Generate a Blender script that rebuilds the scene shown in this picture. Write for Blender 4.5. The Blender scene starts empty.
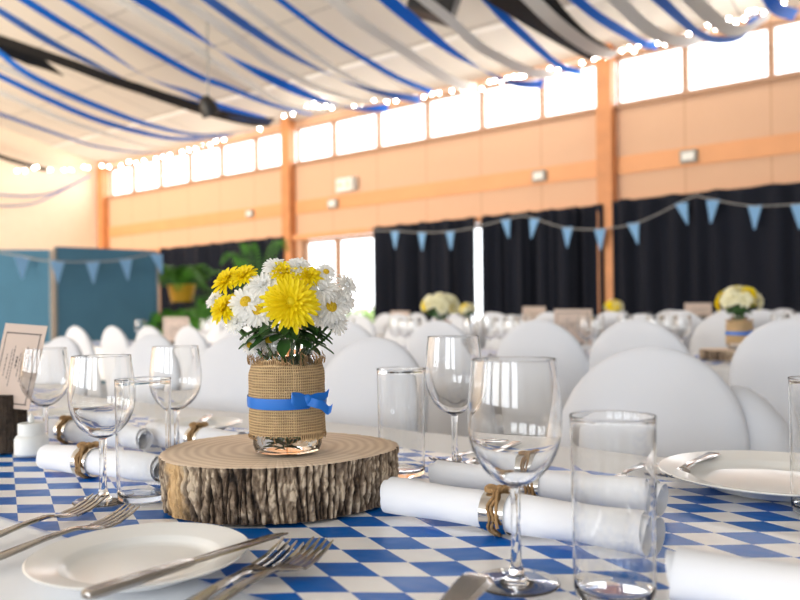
import bpy, bmesh, math, random
from mathutils import Vector, Matrix, noise
random.seed(7)
PI = math.pi
sc = bpy.context.scene
col = sc.collection

# ------------------------------------------------------------------ camera
F_PX, CX, CY = 780.0, 400.0, 312.0
CAM = Vector((0, 0, 0.995))
FW = Vector((-0.615, 0.7885, 0)).normalized()
R0 = Vector((FW.y, -FW.x, 0))
ROLL = math.atan(0.013)
RT = R0 * math.cos(ROLL) - Vector((0, 0, 1)) * math.sin(ROLL)
UP = Vector((0, 0, 1)) * math.cos(ROLL) + R0 * math.sin(ROLL)
cd = bpy.data.cameras.new('camera')
cam = bpy.data.objects.new('camera', cd)
col.objects.link(cam)
cam.matrix_world = Matrix(((RT.x, UP.x, -FW.x, CAM.x), (RT.y, UP.y, -FW.y, CAM.y), (RT.z, UP.z, -FW.z, CAM.z), (0, 0, 0, 1)))
cd.sensor_width = 36
cd.lens = F_PX / 800 * 36
cd.shift_y = (CY - 300) / 800
cd.clip_start = 0.02
cd.dof.use_dof = True
cd.dof.focus_distance = 0.97
cd.dof.aperture_fstop = 4.6
sc.camera = cam

# ------------------------------------------------------------------ world, lights, exposure
w = bpy.data.worlds.new('world')
sc.world = w
w.use_nodes = True
wn = w.node_tree.nodes
bg = wn['Background']
bg.inputs[0].default_value = (0.93, 0.96, 1.0, 1)
bg.inputs[1].default_value = 2.6


def area(name, loc, target, sx, sy, power, color, spread=PI):
    l = bpy.data.lights.new(name, 'AREA')
    l.shape = 'RECTANGLE'
    l.size, l.size_y, l.energy, l.color, l.spread = sx, sy, power, color, spread
    o = bpy.data.objects.new(name, l)
    col.objects.link(o)
    o.location = loc
    o.rotation_euler = (Vector(target) - Vector(loc)).to_track_quat('-Z', 'Y').to_euler()
    return o


# added area lamps for unseen windows; the wall behind the camera has no openings
for i, x in enumerate((-12.5, -8.0, -3.5, 1.0, 5.5)):
    area('window_daylight', (x, -8.75, 2.4), (x, 5, 2.6), 3.2, 2.4, 128, (0.91, 0.955, 1.0))
# added warm lamp that brightens the end wall; no window is built there
area('window_daylight', (-10.5, -8.7, 2.6), (-15.8, 5.2, 2.8), 2.4, 2.2, 930, (1.0, 0.88, 0.72), 2.2)
# daylight entering through the clerestory
area('clerestory_daylight', (-6.0, 10.0, 4.0), (-6.0, 0, 3.0), 19.0, 0.7, 130, (0.95, 0.97, 1.0))
sc.view_settings.view_transform = 'Standard'
sc.view_settings.look = 'None'
sc.view_settings.gamma = 1
sc.view_settings.use_curve_mapping = False
sc.view_settings.exposure = 0.76
try:
    sc.cycles.max_bounces = 14
    sc.cycles.transmission_bounces = 14
    sc.cycles.transparent_max_bounces = 16
    sc.cycles.diffuse_bounces = 4
    sc.cycles.sample_clamp_indirect = 6.0
except Exception:
    pass


# ------------------------------------------------------------------ pixel helpers
def ray(px, py):
    return FW + RT * ((px - CX) / F_PX) + UP * ((CY - py) / F_PX)


def PD(px, py, d): return CAM + ray(px, py) * d
def PZ(px, py, z):
    r = ray(px, py); return CAM + r * ((z - CAM.z) / r.z)
def PX_(px, py, x):
    r = ray(px, py); return CAM + r * ((x - CAM.x) / r.x)
def PY_(px, py, y):
    r = ray(px, py); return CAM + r * ((y - CAM.y) / r.y)


TZ = 0.75          # table height
def LD(lat, d, z=TZ):   # point given sideways and forward distance from the camera
    p = CAM + FW * d + R0 * lat
    return Vector((p.x, p.y, z))


# ------------------------------------------------------------------ materials
def S(c):
    def f(v):
        v /= 255
        return v / 12.92 if v <= 0.04045 else ((v + 0.055) / 1.055) ** 2.4
    return (f(c[0]), f(c[1]), f(c[2]), 1)


def mat(name, c=(200, 200, 200), rough=0.6, metal=0.0, bump=0.0, bscale=60, var=0.0, vscale=8, **kw):
    m = bpy.data.materials.new(name)
    m.use_nodes = True
    nt = m.node_tree
    b = nt.nodes['Principled BSDF']
    b.inputs['Base Color'].default_value = S(c)
    b.inputs['Roughness'].default_value = rough
    b.inputs['Metallic'].default_value = metal
    for k, v in kw.items():
        b.inputs[k].default_value = v
    tc = nt.nodes.new('ShaderNodeTexCoord')
    if var:
        n = nt.nodes.new('ShaderNodeTexNoise'); n.inputs['Scale'].default_value = vscale; n.inputs['Detail'].default_value = 5
        nt.links.new(tc.outputs['Object'], n.inputs['Vector'])
        mx = nt.nodes.new('ShaderNodeMix'); mx.data_type = 'RGBA'
        mx.inputs[6].default_value = S([max(0, v * (1 - var)) for v in c]); mx.inputs[7].default_value = S([min(255, v * (1 + var)) for v in c])
        nt.links.new(n.outputs['Fac'], mx.inputs[0]); nt.links.new(mx.outputs[2], b.inputs['Base Color'])
    if bump:
        n = nt.nodes.new('ShaderNodeTexNoise'); n.inputs['Scale'].default_value = bscale; n.inputs['Detail'].default_value = 4
        nt.links.new(tc.outputs['Object'], n.inputs['Vector'])
        bp = nt.nodes.new('ShaderNodeBump'); bp.inputs['Strength'].default_value = bump; bp.inputs['Distance'].default_value = 0.01
        nt.links.new(n.outputs['Fac'], bp.inputs['Height']); nt.links.new(bp.outputs['Normal'], b.inputs['Normal'])
    return m


def math_node(nt, op, a, b=None):
    n = nt.nodes.new('ShaderNodeMath'); n.operation = op
    for i, v in enumerate((a, b)):
        if v is None: continue
        if isinstance(v, (int, float)): n.inputs[i].default_value = v
        else: nt.links.new(v, n.inputs[i])
    return n.outputs[0]


M = {}
M['cover'] = mat('white_spandex', (204, 208, 216), 0.75, bump=0.12, bscale=9)
M['cloth'] = mat('white_cotton', (228, 231, 236), 0.8, bump=0.15, bscale=14)
M['paper'] = mat('white_napkin_paper', (238, 240, 245), 0.85, bump=0.1, bscale=40)
M['china'] = mat('white_china', (240, 242, 242), 0.2)
M['steel'] = mat('polished_steel', (172, 169, 166), 0.16, 1.0, bump=0.02, bscale=200)
M['ring'] = mat('ring_steel', (205, 203, 200), 0.14, 1.0)
M['twine'] = mat('jute_twine', (176, 140, 96), 0.9, bump=0.6, bscale=400, var=0.2, vscale=200)
M['navy'] = mat('navy_curtain', (6, 13, 30), 0.95, bump=0.1, bscale=80)
M['post'] = mat('orange_wood', (204, 138, 88), 0.55, var=0.1, vscale=6)
M['band'] = mat('orange_board', (222, 158, 108), 0.55, var=0.04, vscale=3)
M['wall'] = mat('peach_paint', (214, 174, 144), 0.8)
M['endwall'] = mat('cream_paint', (246, 226, 204), 0.8, var=0.02)
M['dark_frame'] = mat('window_frame_paint', (168, 128, 98), 0.5)
M['white_paint'] = mat('white_paint', (235, 233, 228), 0.6)
M['teal'] = mat('teal_felt', (66, 110, 136), 0.95, bump=0.3, bscale=300, var=0.05, vscale=4)
M['alu'] = mat('brushed_aluminium', (128, 132, 132), 0.5, 0.1)
M['flag'] = mat('pale_blue_felt', (120, 165, 208), 0.9, var=0.05)
M['cord'] = mat('pale_cord', (150, 150, 150), 0.9)
M['s_blue'] = mat('blue_crepe', (26, 134, 232), 0.7, bump=0.3, bscale=150)
M['s_pale'] = mat('pale_blue_crepe', (84, 138, 216), 0.7, bump=0.3, bscale=150)
M['s_white'] = mat('white_crepe', (244, 243, 240), 0.75, bump=0.3, bscale=150)
M['s_black'] = mat('black_crepe', (26, 28, 32), 0.8, bump=0.3, bscale=150)
M['black'] = mat('black_plastic', (18, 18, 20), 0.5)
M['grey'] = mat('grey_plastic', (150, 152, 148), 0.5)
M['green_sign'] = mat('green_print', (120, 180, 130), 0.5)
M['floor'] = mat('timber_floor', (158, 150, 142), 0.35, var=0.15, vscale=5)
M['yellow'] = mat('yellow_petal', (255, 226, 6), 0.6, var=0.06, vscale=60)
M['white_petal'] = mat('white_petal', (250, 250, 246), 0.6, var=0.03, vscale=60)
M['cream_petal'] = mat('cream_petal', (252, 246, 216), 0.6, var=0.05, vscale=60)
M['flower_eye'] = mat('flower_centre', (240, 200, 40), 0.8, bump=0.8, bscale=400)
M['stem'] = mat('green_stem', (70, 104, 48), 0.6)
M['leaf'] = mat('green_leaf', (56, 96, 44), 0.5, var=0.25, vscale=30)
M['palm'] = mat('palm_green', (70, 128, 40), 0.5, var=0.3, vscale=6)
M['yellow_pot'] = mat('yellow_glaze', (226, 176, 48), 0.4, var=0.1)
M['card'] = mat('cream_card', (212, 192, 178), 0.8)
M['ink'] = mat('dark_ink', (92, 84, 82), 0.8)
M['ribbon'] = mat('blue_satin', (4, 108, 202), 0.45)
M['bark_dark'] = mat('dark_bark', (62, 52, 44), 0.95, bump=1.0, bscale=60, var=0.4, vscale=30)
M['candle'] = mat('white_plastic', (236, 238, 236), 0.4)
M['white_shrub'] = mat('shrub_leaf', (110, 150, 80), 0.7, var=0.3, vscale=3)
M['paving'] = mat('pale_paving', (150, 148, 138), 0.9, var=0.08)


def translucent(m, f):
    nt = m.node_tree; p = nt.nodes['Principled BSDF']; out = nt.nodes['Material Output']
    t = nt.nodes.new('ShaderNodeBsdfTranslucent'); mx = nt.nodes.new('ShaderNodeMixShader'); mx.inputs[0].default_value = f
    bc = p.inputs['Base Color']
    if bc.links: nt.links.new(bc.links[0].from_socket, t.inputs[0])
    else: t.inputs[0].default_value = bc.default_value
    nt.links.new(p.outputs[0], mx.inputs[1]); nt.links.new(t.outputs[0], mx.inputs[2]); nt.links.new(mx.outputs[0], out.inputs[0])


for k_, f_ in (('yellow', .35), ('white_petal', .35), ('cream_petal', .35), ('s_blue', .45), ('s_pale', .45), ('s_white', .25), ('leaf', .2), ('palm', .3)):
    translucent(M[k_], f_)


def glass_mat(name, tint=(1, 1, 1, 1), rough=0.0, ior=1.47):
    m = bpy.data.materials.new(name); m.use_nodes = True
    b = m.node_tree.nodes['Principled BSDF']
    b.inputs['Base Color'].default_value = tint
    b.inputs['Roughness'].default_value = rough
    b.inputs['IOR'].default_value = ior
    b.inputs['Transmission Weight'].default_value = 1.0
    return m


M['glass'] = glass_mat('clear_glass', (0.985, 0.99, 0.99, 1))
M['water'] = glass_mat('water', (0.97, 0.98, 0.96, 1), 0, 1.33)


def pane_mat():
    m = bpy.data.materials.new('window_glass'); m.use_nodes = True
    nt = m.node_tree; nt.nodes.remove(nt.nodes['Principled BSDF'])
    t = nt.nodes.new('ShaderNodeBsdfTransparent'); g = nt.nodes.new('ShaderNodeBsdfGlossy'); g.inputs['Roughness'].default_value = 0.02
    mx = nt.nodes.new('ShaderNodeMixShader'); mx.inputs[0].default_value = 0.06
    nt.links.new(t.outputs[0], mx.inputs[1]); nt.links.new(g.outputs[0], mx.inputs[2])
    nt.links.new(mx.outputs[0], nt.nodes['Material Output'].inputs[0])
    return m


M['pane'] = pane_mat()


def emit_mat(name, c, s):
    m = mat(name, c, 0.4)
    b = m.node_tree.nodes['Principled BSDF']
    b.inputs['Emission Color'].default_value = S(c); b.inputs['Emission Strength'].default_value = s
    return m


M['bulb'] = emit_mat('fairy_bulb', (255, 248, 235), 35)


def ceiling_mat():
    m = mat('ceiling_panels', (222, 218, 210), 0.85)
    nt = m.node_tree; b = nt.nodes['Principled BSDF']
    tc = nt.nodes.new('ShaderNodeTexCoord')
    br = nt.nodes.new('ShaderNodeTexBrick')
    br.offset = 0.0
    br.inputs['Color1'].default_value = S((222, 218, 210)); br.inputs['Color2'].default_value = S((218, 214, 206)); br.inputs['Mortar'].default_value = S((172, 170, 166))
    br.inputs['Scale'].default_value = 1; br.inputs['Mortar Size'].default_value = 0.012; br.inputs['Brick Width'].default_value = 2.4; br.inputs['Row Height'].default_value = 1.2
    nt.links.new(tc.outputs['Object'], br.inputs['Vector']); nt.links.new(br.outputs['Color'], b.inputs['Base Color'])
    return m


M['ceiling'] = ceiling_mat()


def runner_mat():
    m = mat('blue_white_lozenge_cloth', (230, 232, 238), 0.32, **{'Specular IOR Level': 0.2})
    nt = m.node_tree; b = nt.nodes['Principled BSDF']
    o = PZ(456, 558.4, TZ)
    A = (R0 * -0.456 + FW * 0.89)
    sx, sv = 0.0478, 0.0428
    tc = nt.nodes.new('ShaderNodeTexCoord')
    sub = nt.nodes.new('ShaderNodeVectorMath'); sub.operation = 'SUBTRACT'; sub.inputs[1].default_value = (o.x, o.y, 0)
    nt.links.new(tc.outputs['Object'], sub.inputs[0])
    # small waviness of the print where the cloth is rucked
    def dot(v):
        n = nt.nodes.new('ShaderNodeVectorMath'); n.operation = 'DOT_PRODUCT'; n.inputs[1].default_value = v
        nt.links.new(sub.outputs[0], n.inputs[0]); return n.outputs['Value']
    v = math_node(nt, 'DIVIDE', dot(FW), sv)
    k = A.dot(R0) / A.dot(FW)
    u = math_node(nt, 'DIVIDE', dot(R0 - FW * k), sx)
    p = math_node(nt, 'ADD', math_node(nt, 'FLOOR', u), math_node(nt, 'FLOOR', v))
    par = math_node(nt, 'FRACT', math_node(nt, 'MULTIPLY', p, 0.5))
    fac = math_node(nt, 'LESS_THAN', par, 0.25)
    mx = nt.nodes.new('ShaderNodeMix'); mx.data_type = 'RGBA'
    mx.inputs[6].default_value = S((250, 250, 252)); mx.inputs[7].default_value = S((0, 102, 196))
    nt.links.new(fac, mx.inputs[0]); nt.links.new(mx.outputs[2], b.inputs['Base Color'])
    n = nt.nodes.new('ShaderNodeTexNoise'); n.inputs['Scale'].default_value = 16; n.inputs['Detail'].default_value = 2
    nt.links.new(tc.outputs['Object'], n.inputs['Vector'])
    bp = nt.nodes.new('ShaderNodeBump'); bp.inputs['Strength'].default_value = 0.25; bp.inputs['Distance'].default_value = 0.02
    nt.links.new(n.outputs['Fac'], bp.inputs['Height']); nt.links.new(bp.outputs['Normal'], b.inputs['Normal'])
    return m


M['runner'] = runner_mat()


def wood_top_mat():
    m = mat('sawn_wood', (200, 172, 140), 0.75)
    nt = m.node_tree; b = nt.nodes['Principled BSDF']
    tc = nt.nodes.new('ShaderNodeTexCoord')
    n = nt.nodes.new('ShaderNodeTexNoise'); n.inputs['Scale'].default_value = 9; n.inputs['Detail'].default_value = 6
    nt.links.new(tc.outputs['Object'], n.inputs['Vector'])
    ln = nt.nodes.new('ShaderNodeVectorMath'); ln.operation = 'LENGTH'; nt.links.new(tc.outputs['Object'], ln.inputs[0])
    d = math_node(nt, 'ADD', math_node(nt, 'MULTIPLY', ln.outputs['Value'], 560), math_node(nt, 'MULTIPLY', n.outputs['Fac'], 10))
    s = math_node(nt, 'ADD', math_node(nt, 'MULTIPLY', math_node(nt, 'SINE', d), 0.16), 0.42)
    s = math_node(nt, 'ADD', s, math_node(nt, 'MULTIPLY', n.outputs['Fac'], 0.4))
    cr = nt.nodes.new('ShaderNodeValToRGB')
    cr.color_ramp.elements[0].color = S((188, 158, 132)); cr.color_ramp.elements[1].color = S((242, 222, 198))
    nt.links.new(s, cr.inputs[0]); nt.links.new(cr.outputs[0], b.inputs['Base Color'])
    return m


def bark_mat():
    m = mat('furrowed_bark', (120, 100, 82), 0.95)
    nt = m.node_tree; b = nt.nodes['Principled BSDF']
    tc = nt.nodes.new('ShaderNodeTexCoord')
    at = nt.nodes.new('ShaderNodeAttribute'); at.attribute_name = 'height'
    n = nt.nodes.new('ShaderNodeTexNoise'); n.inputs['Scale'].default_value = 120; n.inputs['Detail'].default_value = 5
    nt.links.new(tc.outputs['Object'], n.inputs['Vector'])
    n2 = nt.nodes.new('ShaderNodeTexNoise'); n2.inputs['Scale'].default_value = 14; n2.inputs['Detail'].default_value = 3
    nt.links.new(tc.outputs['Object'], n2.inputs['Vector'])
    s = math_node(nt, 'ADD', at.outputs['Fac'], math_node(nt, 'MULTIPLY', math_node(nt, 'SUBTRACT', n.outputs['Fac'], 0.5), 0.7))
    s = math_node(nt, 'ADD', s, math_node(nt, 'MULTIPLY', math_node(nt, 'SUBTRACT', n2.outputs['Fac'], 0.5), 0.9))
    cr = nt.nodes.new('ShaderNodeValToRGB')
    e = cr.color_ramp.elements
    e[0].position = 0.32; e[0].color = S((40, 32, 26)); e[1].position = 1.0; e[1].color = S((200, 182, 158))
    x = e.new(0.60); x.color = S((92, 76, 62)); x = e.new(0.90); x.color = S((152, 134, 114))
    a2 = nt.nodes.new('ShaderNodeAttribute'); a2.attribute_name = 'bare'
    mx = nt.nodes.new('ShaderNodeMix'); mx.data_type = 'RGBA'; mx.inputs[7].default_value = S((206, 172, 126))
    nt.links.new(math_node(nt, 'MULTIPLY', a2.outputs['Fac'], math_node(nt, 'MINIMUM', math_node(nt, 'ADD', s, 0.25), 1.0)), mx.inputs[0])
    nt.links.new(s, cr.inputs[0]); nt.links.new(cr.outputs[0], mx.inputs[6]); nt.links.new(mx.outputs[2], b.inputs['Base Color'])
    bp = nt.nodes.new('ShaderNodeBump'); bp.inputs['Strength'].default_value = 0.8; bp.inputs['Distance'].default_value = 0.004
    nt.links.new(n.outputs['Fac'], bp.inputs['Height']); nt.links.new(bp.outputs['Normal'], b.inputs['Normal'])
    return m


def burlap_mat():
    m = mat('burlap_weave', (186, 150, 104), 0.95)
    nt = m.node_tree; b = nt.nodes['Principled BSDF']
    uv = nt.nodes.new('ShaderNodeTexCoord')
    sep = nt.nodes.new('ShaderNodeSeparateXYZ'); nt.links.new(uv.outputs['UV'], sep.inputs[0])
    n = nt.nodes.new('ShaderNodeTexNoise'); n.inputs['Scale'].default_value = 18; n.inputs['Detail'].default_value = 4
    nt.links.new(uv.outputs['UV'], n.inputs['Vector'])
    wob = math_node(nt, 'MULTIPLY', n.outputs['Fac'], 3.0)
    a = math_node(nt, 'SINE', math_node(nt, 'ADD', math_node(nt, 'MULTIPLY', sep.outputs[0], 2 * PI * 110), wob))
    c = math_node(nt, 'SINE', math_node(nt, 'ADD', math_node(nt, 'MULTIPLY', sep.outputs[1], 2 * PI * 26), wob))
    pr = math_node(nt, 'MAXIMUM', a, c)
    s = math_node(nt, 'ADD', math_node(nt, 'MULTIPLY', pr, 0.4), math_node(nt, 'ADD', math_node(nt, 'MULTIPLY', n.outputs['Fac'], 0.7), 0.1))
    cr = nt.nodes.new('ShaderNodeValToRGB')
    cr.color_ramp.elements[0].color = S((128, 94, 58)); cr.color_ramp.elements[1].color = S((224, 192, 146))
    cr.color_ramp.elements[0].position = 0.12; cr.color_ramp.elements[1].position = 0.75
    nt.links.new(s, cr.inputs[0]); nt.links.new(cr.outputs[0], b.inputs['Base Color'])
    bp = nt.nodes.new('ShaderNodeBump'); bp.inputs['Strength'].default_value = 0.8; bp.inputs['Distance'].default_value = 0.002
    nt.links.new(pr, bp.inputs['Height']); nt.links.new(bp.outputs['Normal'], b.inputs['Normal'])
    return m


M['wood_top'], M['bark'], M['burlap'] = wood_top_mat(), bark_mat(), burlap_mat()


# ------------------------------------------------------------------ object helpers
def tag(o, label=None, cat=None, group=None, kind=None):
    for k, v in (('label', label), ('category', cat), ('group', group), ('kind', kind)):
        if v: o[k] = v
    return o


def empty(name, loc, rz=0, label=None, cat=None, group=None):
    o = bpy.data.objects.new(name, None); col.objects.link(o)
    o.empty_display_size = 0.05
    o.location = loc; o.rotation_euler = (0, 0, rz)
    return tag(o, label, cat, group)


def obj(name, bm, m, parent=None, smooth=True, loc=None):
    me = bpy.data.meshes.new(name)
    bm.normal_update()
    bm.to_mesh(me); bm.free()
    if smooth:
        me.polygons.foreach_set('use_smooth', [True] * len(me.polygons))
        me.set_sharp_from_angle(angle=math.radians(38))
    o = bpy.data.objects.new(name, me); col.objects.link(o)
    for x in (m if isinstance(m, (list, tuple)) else [m]): me.materials.append(x)
    if parent: o.parent = parent
    if loc is not None: o.location = loc
    return o


def sharp(o, ang=40):
    me = o.data
    try: me.set_sharp_from_angle(angle=math.radians(ang))
    except Exception: pass
    return o


def copy_tree(o, parent=None):
    c = o.copy(); col.objects.link(c)
    if parent: c.parent = parent
    for ch in list(o.children): copy_tree(ch, c)
    return c


def retag(o, label, group=None):
    o['label'] = label
    if group: o['group'] = group
    elif 'group' in o: del o['group']
    return o


def box(bm, lo, hi, mi=0):
    x0, y0, z0 = lo; x1, y1, z1 = hi
    v = [bm.verts.new(p) for p in ((x0, y0, z0), (x1, y0, z0), (x1, y1, z0), (x0, y1, z0), (x0, y0, z1), (x1, y0, z1), (x1, y1, z1), (x0, y1, z1))]
    for f in ((3, 2, 1, 0), (4, 5, 6, 7), (0, 1, 5, 4), (1, 2, 6, 5), (2, 3, 7, 6), (3, 0, 4, 7)):
        bm.faces.new([v[i] for i in f]).material_index = mi
    return bm


def bev(bm, r, seg=2):
    bmesh.ops.bevel(bm, geom=bm.edges[:], offset=r, segments=seg, profile=0.5, affect='EDGES')
    return bm


def lathe(bm, prof, seg=40, closed=False, fn=None):
    rings = []
    for r, z in prof:
        if r < 1e-6: rings.append([bm.verts.new((0, 0, z))])
        else: rings.append([bm.verts.new((r * math.cos(2 * PI * i / seg), r * math.sin(2 * PI * i / seg), z)) for i in range(seg)])
    n = len(rings)
    for a, b in zip(rings, rings[1:] + (rings[:1] if closed else [])):
        for i in range(seg):
            j = (i + 1) % seg
            if len(a) == 1 and len(b) == 1: continue
            if len(a) == 1: bm.faces.new((a[0], b[j], b[i]))
            elif len(b) == 1: bm.faces.new((a[i], a[j], b[0]))
            else: bm.faces.new((a[i], a[j], b[j], b[i]))
    bmesh.ops.recalc_face_normals(bm, faces=bm.faces[:])
    return bm


def loft(bm, rings, cap=True, closed=True):
    R = [[bm.verts.new(p) for p in r] for r in rings]
    n = len(R[0])
    for a, b in zip(R, R[1:]):
        for i in range(n if closed else n - 1):
            j = (i + 1) % n
            bm.faces.new((a[i], a[j], b[j], b[i]))
    if cap and closed:
        bm.faces.new(R[0][::-1]); bm.faces.new(R[-1])
    return bm


def frame_of(t):
    t = t.normalized()
    a = Vector((0, 0, 1)) if abs(t.z) < 0.95 else Vector((1, 0, 0))
    s = t.cross(a).normalized()
    return s, s.cross(t).normalized()


def tube(bm, pts, r, seg=8, cap=True):
    pts = [Vector(p) for p in pts]
    rings = []
    for i, p in enumerate(pts):
        t = pts[min(i + 1, len(pts) - 1)] - pts[max(i - 1, 0)]
        s, u = frame_of(t)
        rr = r[i] if isinstance(r, (list, tuple)) else r
        rings.append([p + (s * math.cos(2 * PI * k / seg) + u * math.sin(2 * PI * k / seg)) * rr for k in range(seg)])
    return loft(bm, rings, cap)


def solid(b, t):
    b.normal_update()
    bmesh.ops.solidify(b, geom=b.faces[:], thickness=t)
    b.normal_update()


def spline(pts, n):
    """Catmull-Rom through pts, n samples per span"""
    pts = [Vector(p) for p in pts]
    P = [pts[0] * 2 - pts[1]] + pts + [pts[-1] * 2 - pts[-2]]
    out = []
    for i in range(1, len(P) - 2):
        for k in range(n):
            t = k / n
            a, b, c, d = P[i - 1], P[i], P[i + 1], P[i + 2]
            out.append(0.5 * ((2 * b) + (c - a) * t + (2 * a - 5 * b + 4 * c - d) * t * t + (3 * b - a - 3 * c + d) * t ** 3))
    out.append(pts[-1])
    return out


def sup(a, b, n, seg, e=2.5):
    out = []
    for i in range(seg):
        t = 2 * PI * i / seg
        c, s = math.cos(t), math.sin(t)
        out.append((a * math.copysign(abs(c) ** (2 / e), c), b * math.copysign(abs(s) ** (2 / e), s)))
    return out


def struct(name, bm, m, smooth=False):
    return tag(obj(name, bm, m, smooth=smooth), kind='structure')


# ------------------------------------------------------------------ room shell
YW, XE, XR, YB = 9.6, -15.8, 8.0, -9.0
P292, P606 = PY_(292, 200, YW).x, PY_(609, 160, YW).x
BAY = P606 - P292
POSTS = [P292 - BAY, P292, P606, P606 + BAY]
SILL, HEAD, CURT = 3.60, 4.22, 2.33
DOOR_R = PY_(492, 300, YW).x
def ceil_z(y): return 4.42 + 0.21 * (YW - y) if y > 0 else 4.42 + 0.21 * YW + 0.21 * y

struct('floor', box(bmesh.new(), (XE - .2, YB - .2, -0.1), (XR + .2, YW + .2, 0)), M['floor'])
b = bmesh.new()
T = 0.2
box(b, (XE, YW, 2.30), (XR, YW + T, SILL)); box(b, (XE, YW, HEAD), (XR, YW + T, 4.6))
box(b, (XE, YW, 0), (P292, YW + T, 2.30)); box(b, (DOOR_R, YW, 0), (XR, YW + T, 2.30))


def seams(m):
    nt = m.node_tree; bs = nt.nodes['Principled BSDF']
    tc = nt.nodes.new('ShaderNodeTexCoord'); sp = nt.nodes.new('ShaderNodeSeparateXYZ'); nt.links.new(tc.outputs['Object'], sp.inputs[0])
    q = math_node(nt, 'FRACT', math_node(nt, 'ADD', math_node(nt, 'DIVIDE', math_node(nt, 'SUBTRACT', sp.outputs[0], P292 - 20 * BAY), BAY / 6), 0.01))
    f = math_node(nt, 'LESS_THAN', q, 0.02)
    mx = nt.nodes.new('ShaderNodeMix'); mx.data_type = 'RGBA'
    mx.inputs[6].default_value = bs.inputs['Base Color'].default_value; mx.inputs[7].default_value = S((196, 152, 122))
    nt.links.new(f, mx.inputs[0]); nt.links.new(mx.outputs[2], bs.inputs['Base Color'])


seams(M['wall'])
struct('wall_back', b, M['wall'])
b = bmesh.new(); box(b, (XE - T, YB, 0), (XE, YW + T, 6.6)); struct('wall_left', b, M['endwall'])
b = bmesh.new(); box(b, (XR, YB, 0), (XR + T, YW + T, 6.6)); struct('wall_right', b, M['white_paint'])
b = bmesh.new(); box(b, (XE, YB - T, 0), (XR, YB, 4.8)); struct('wall_front', b, M['white_paint'])
b = bmesh.new()
zr = ceil_z(0)
loft(b, [[(XE - T, YW + T, ceil_z(YW)), (XR + T, YW + T, ceil_z(YW))], [(XE - T, 0, zr), (XR + T, 0, zr)], [(XE - T, YB - T, ceil_z(YB)), (XR + T, YB - T, ceil_z(YB))]], False, False)
solid(b, -0.12)
struct('ceiling', b, M['ceiling'])
# posts, band, sill board, purlin, corner
for i, x in enumerate(POSTS):
    struct('trim_%d' % (i + 1), box(bmesh.new(), (x - 0.10, YW - 0.16, 0), (x + 0.10, YW, 4.44)), M['post'])
zb1, zb0 = PY_(700, 146, YW).z, PY_(700, 164.7, YW).z
struct('trim_5', box(bmesh.new(), (XE, YW - 0.025, zb0), (XR, YW, zb1)), M['band'])
struct('trim_6', box(bmesh.new(), (XE, YW - 0.05, SILL - 0.05), (XR, YW, SILL)), M['dark_frame'])
py = 8.5
struct('trim_7', box(bmesh.new(), (XE, py - 0.05, ceil_z(py) - 0.10), (XR, py + 0.05, ceil_z(py) + 0.02)), M['white_paint'])
struct('trim_8', box(bmesh.new(), (XE, YW - 0.10, 2.26), (XR, YW, 2.34)), M['band'])
struct('baseboard_back', box(bmesh.new(), (XE, YW - 0.02, 0), (P292 - .1, YW, 0.12)), M['post'])
# clerestory windows
n = 0
for k in range(-6, 16):
    x0 = P292 + k * BAY / 6; x1 = x0 + BAY / 6
    if x1 > P606 + BAY or x0 < XE: continue
    n += 1
    if k % 6 == 0: x0 += 0.10
    if k % 6 == 5: x1 -= 0.10
    b = bmesh.new(); f = 0.035
    box(b, (x0, YW + .02, SILL), (x0 + f, YW + .10, HEAD)); box(b, (x1 - f, YW + .02, SILL), (x1, YW + .10, HEAD))
    box(b, (x0 + f, YW + .02, SILL), (x1 - f, YW + .10, SILL + f)); box(b, (x0 + f, YW + .02, HEAD - f), (x1 - f, YW + .10, HEAD))
    wn_ = struct('window_%d' % n, b, M['dark_frame'])
    obj('pane', box(bmesh.new(), (x0 + f, YW + .055, SILL + f), (x1 - f, YW + .061, HEAD - f)), M['pane'], wn_, False)
# glazed doors in the middle bay
dx = [PY_(p, 300, YW).x for p in (302, 336, 376)]
dx += [dx[2] + 0.72 * (i + 1) for i in range(8) if dx[2] + 0.72 * (i + 1) < DOOR_R - 0.1] + [DOOR_R]
for i, (x0, x1) in enumerate(zip(dx, dx[1:])):
    b = bmesh.new(); f = 0.05
    box(b, (x0, YW + .04, 0), (x0 + f, YW + .10, 2.26)); box(b, (x1 - f, YW + .04, 0), (x1, YW + .10, 2.26))
    box(b, (x0 + f, YW + .04, 0), (x1 - f, YW + .10, 0.12)); box(b, (x0 + f, YW + .04, 2.20), (x1 - f, YW + .10, 2.26))
    d_ = struct('door_%d' % (i + 1), b, M['dark_frame'])
    obj('pane', box(bmesh.new(), (x0 + f, YW + .065, 0.12), (x1 - f, YW + .071, 2.20)), M['pane'], d_, False)
    obj('handle', box(bmesh.new(), (x1 - 0.045, YW - .0, 0.95), (x1 - 0.025, YW + .04, 1.15)), M['alu'], d_, False)
struct('trim_9', box(bmesh.new(), (P292 + .1, YW, 0), (dx[0], YW + T, 2.30)), M['wall'])
# outside
struct('ground_outside', box(bmesh.new(), (XE - 20, YW + T, -0.15), (XR + 10, YW + 40, -0.05)), M['paving'])


def leaf_blob(bm, c, r, n, size, seed):
    rn = random.Random(seed)
    for _ in range(n):
        d = Vector((rn.gauss(0, 1), rn.gauss(0, 1), rn.gauss(0, 1))).normalized()
        p = Vector(c) + Vector((d.x * r[0], d.y * r[1], d.z * r[2])) * rn.uniform(0.55, 1.0)
        s, u = frame_of(d + Vector((rn.uniform(-.6, .6), rn.uniform(-.6, .6), rn.uniform(-.3, .6))))
        L = size * rn.uniform(.6, 1.3)
        a = rn.uniform(0, 2 * PI)
        q = s * math.cos(a) + u * math.sin(a); w_ = d.cross(q).normalized()
        bm.faces.new([bm.verts.new(p + v) for v in (q * -L, w_ * L * .35, q * L, w_ * -L * .35)])


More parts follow.
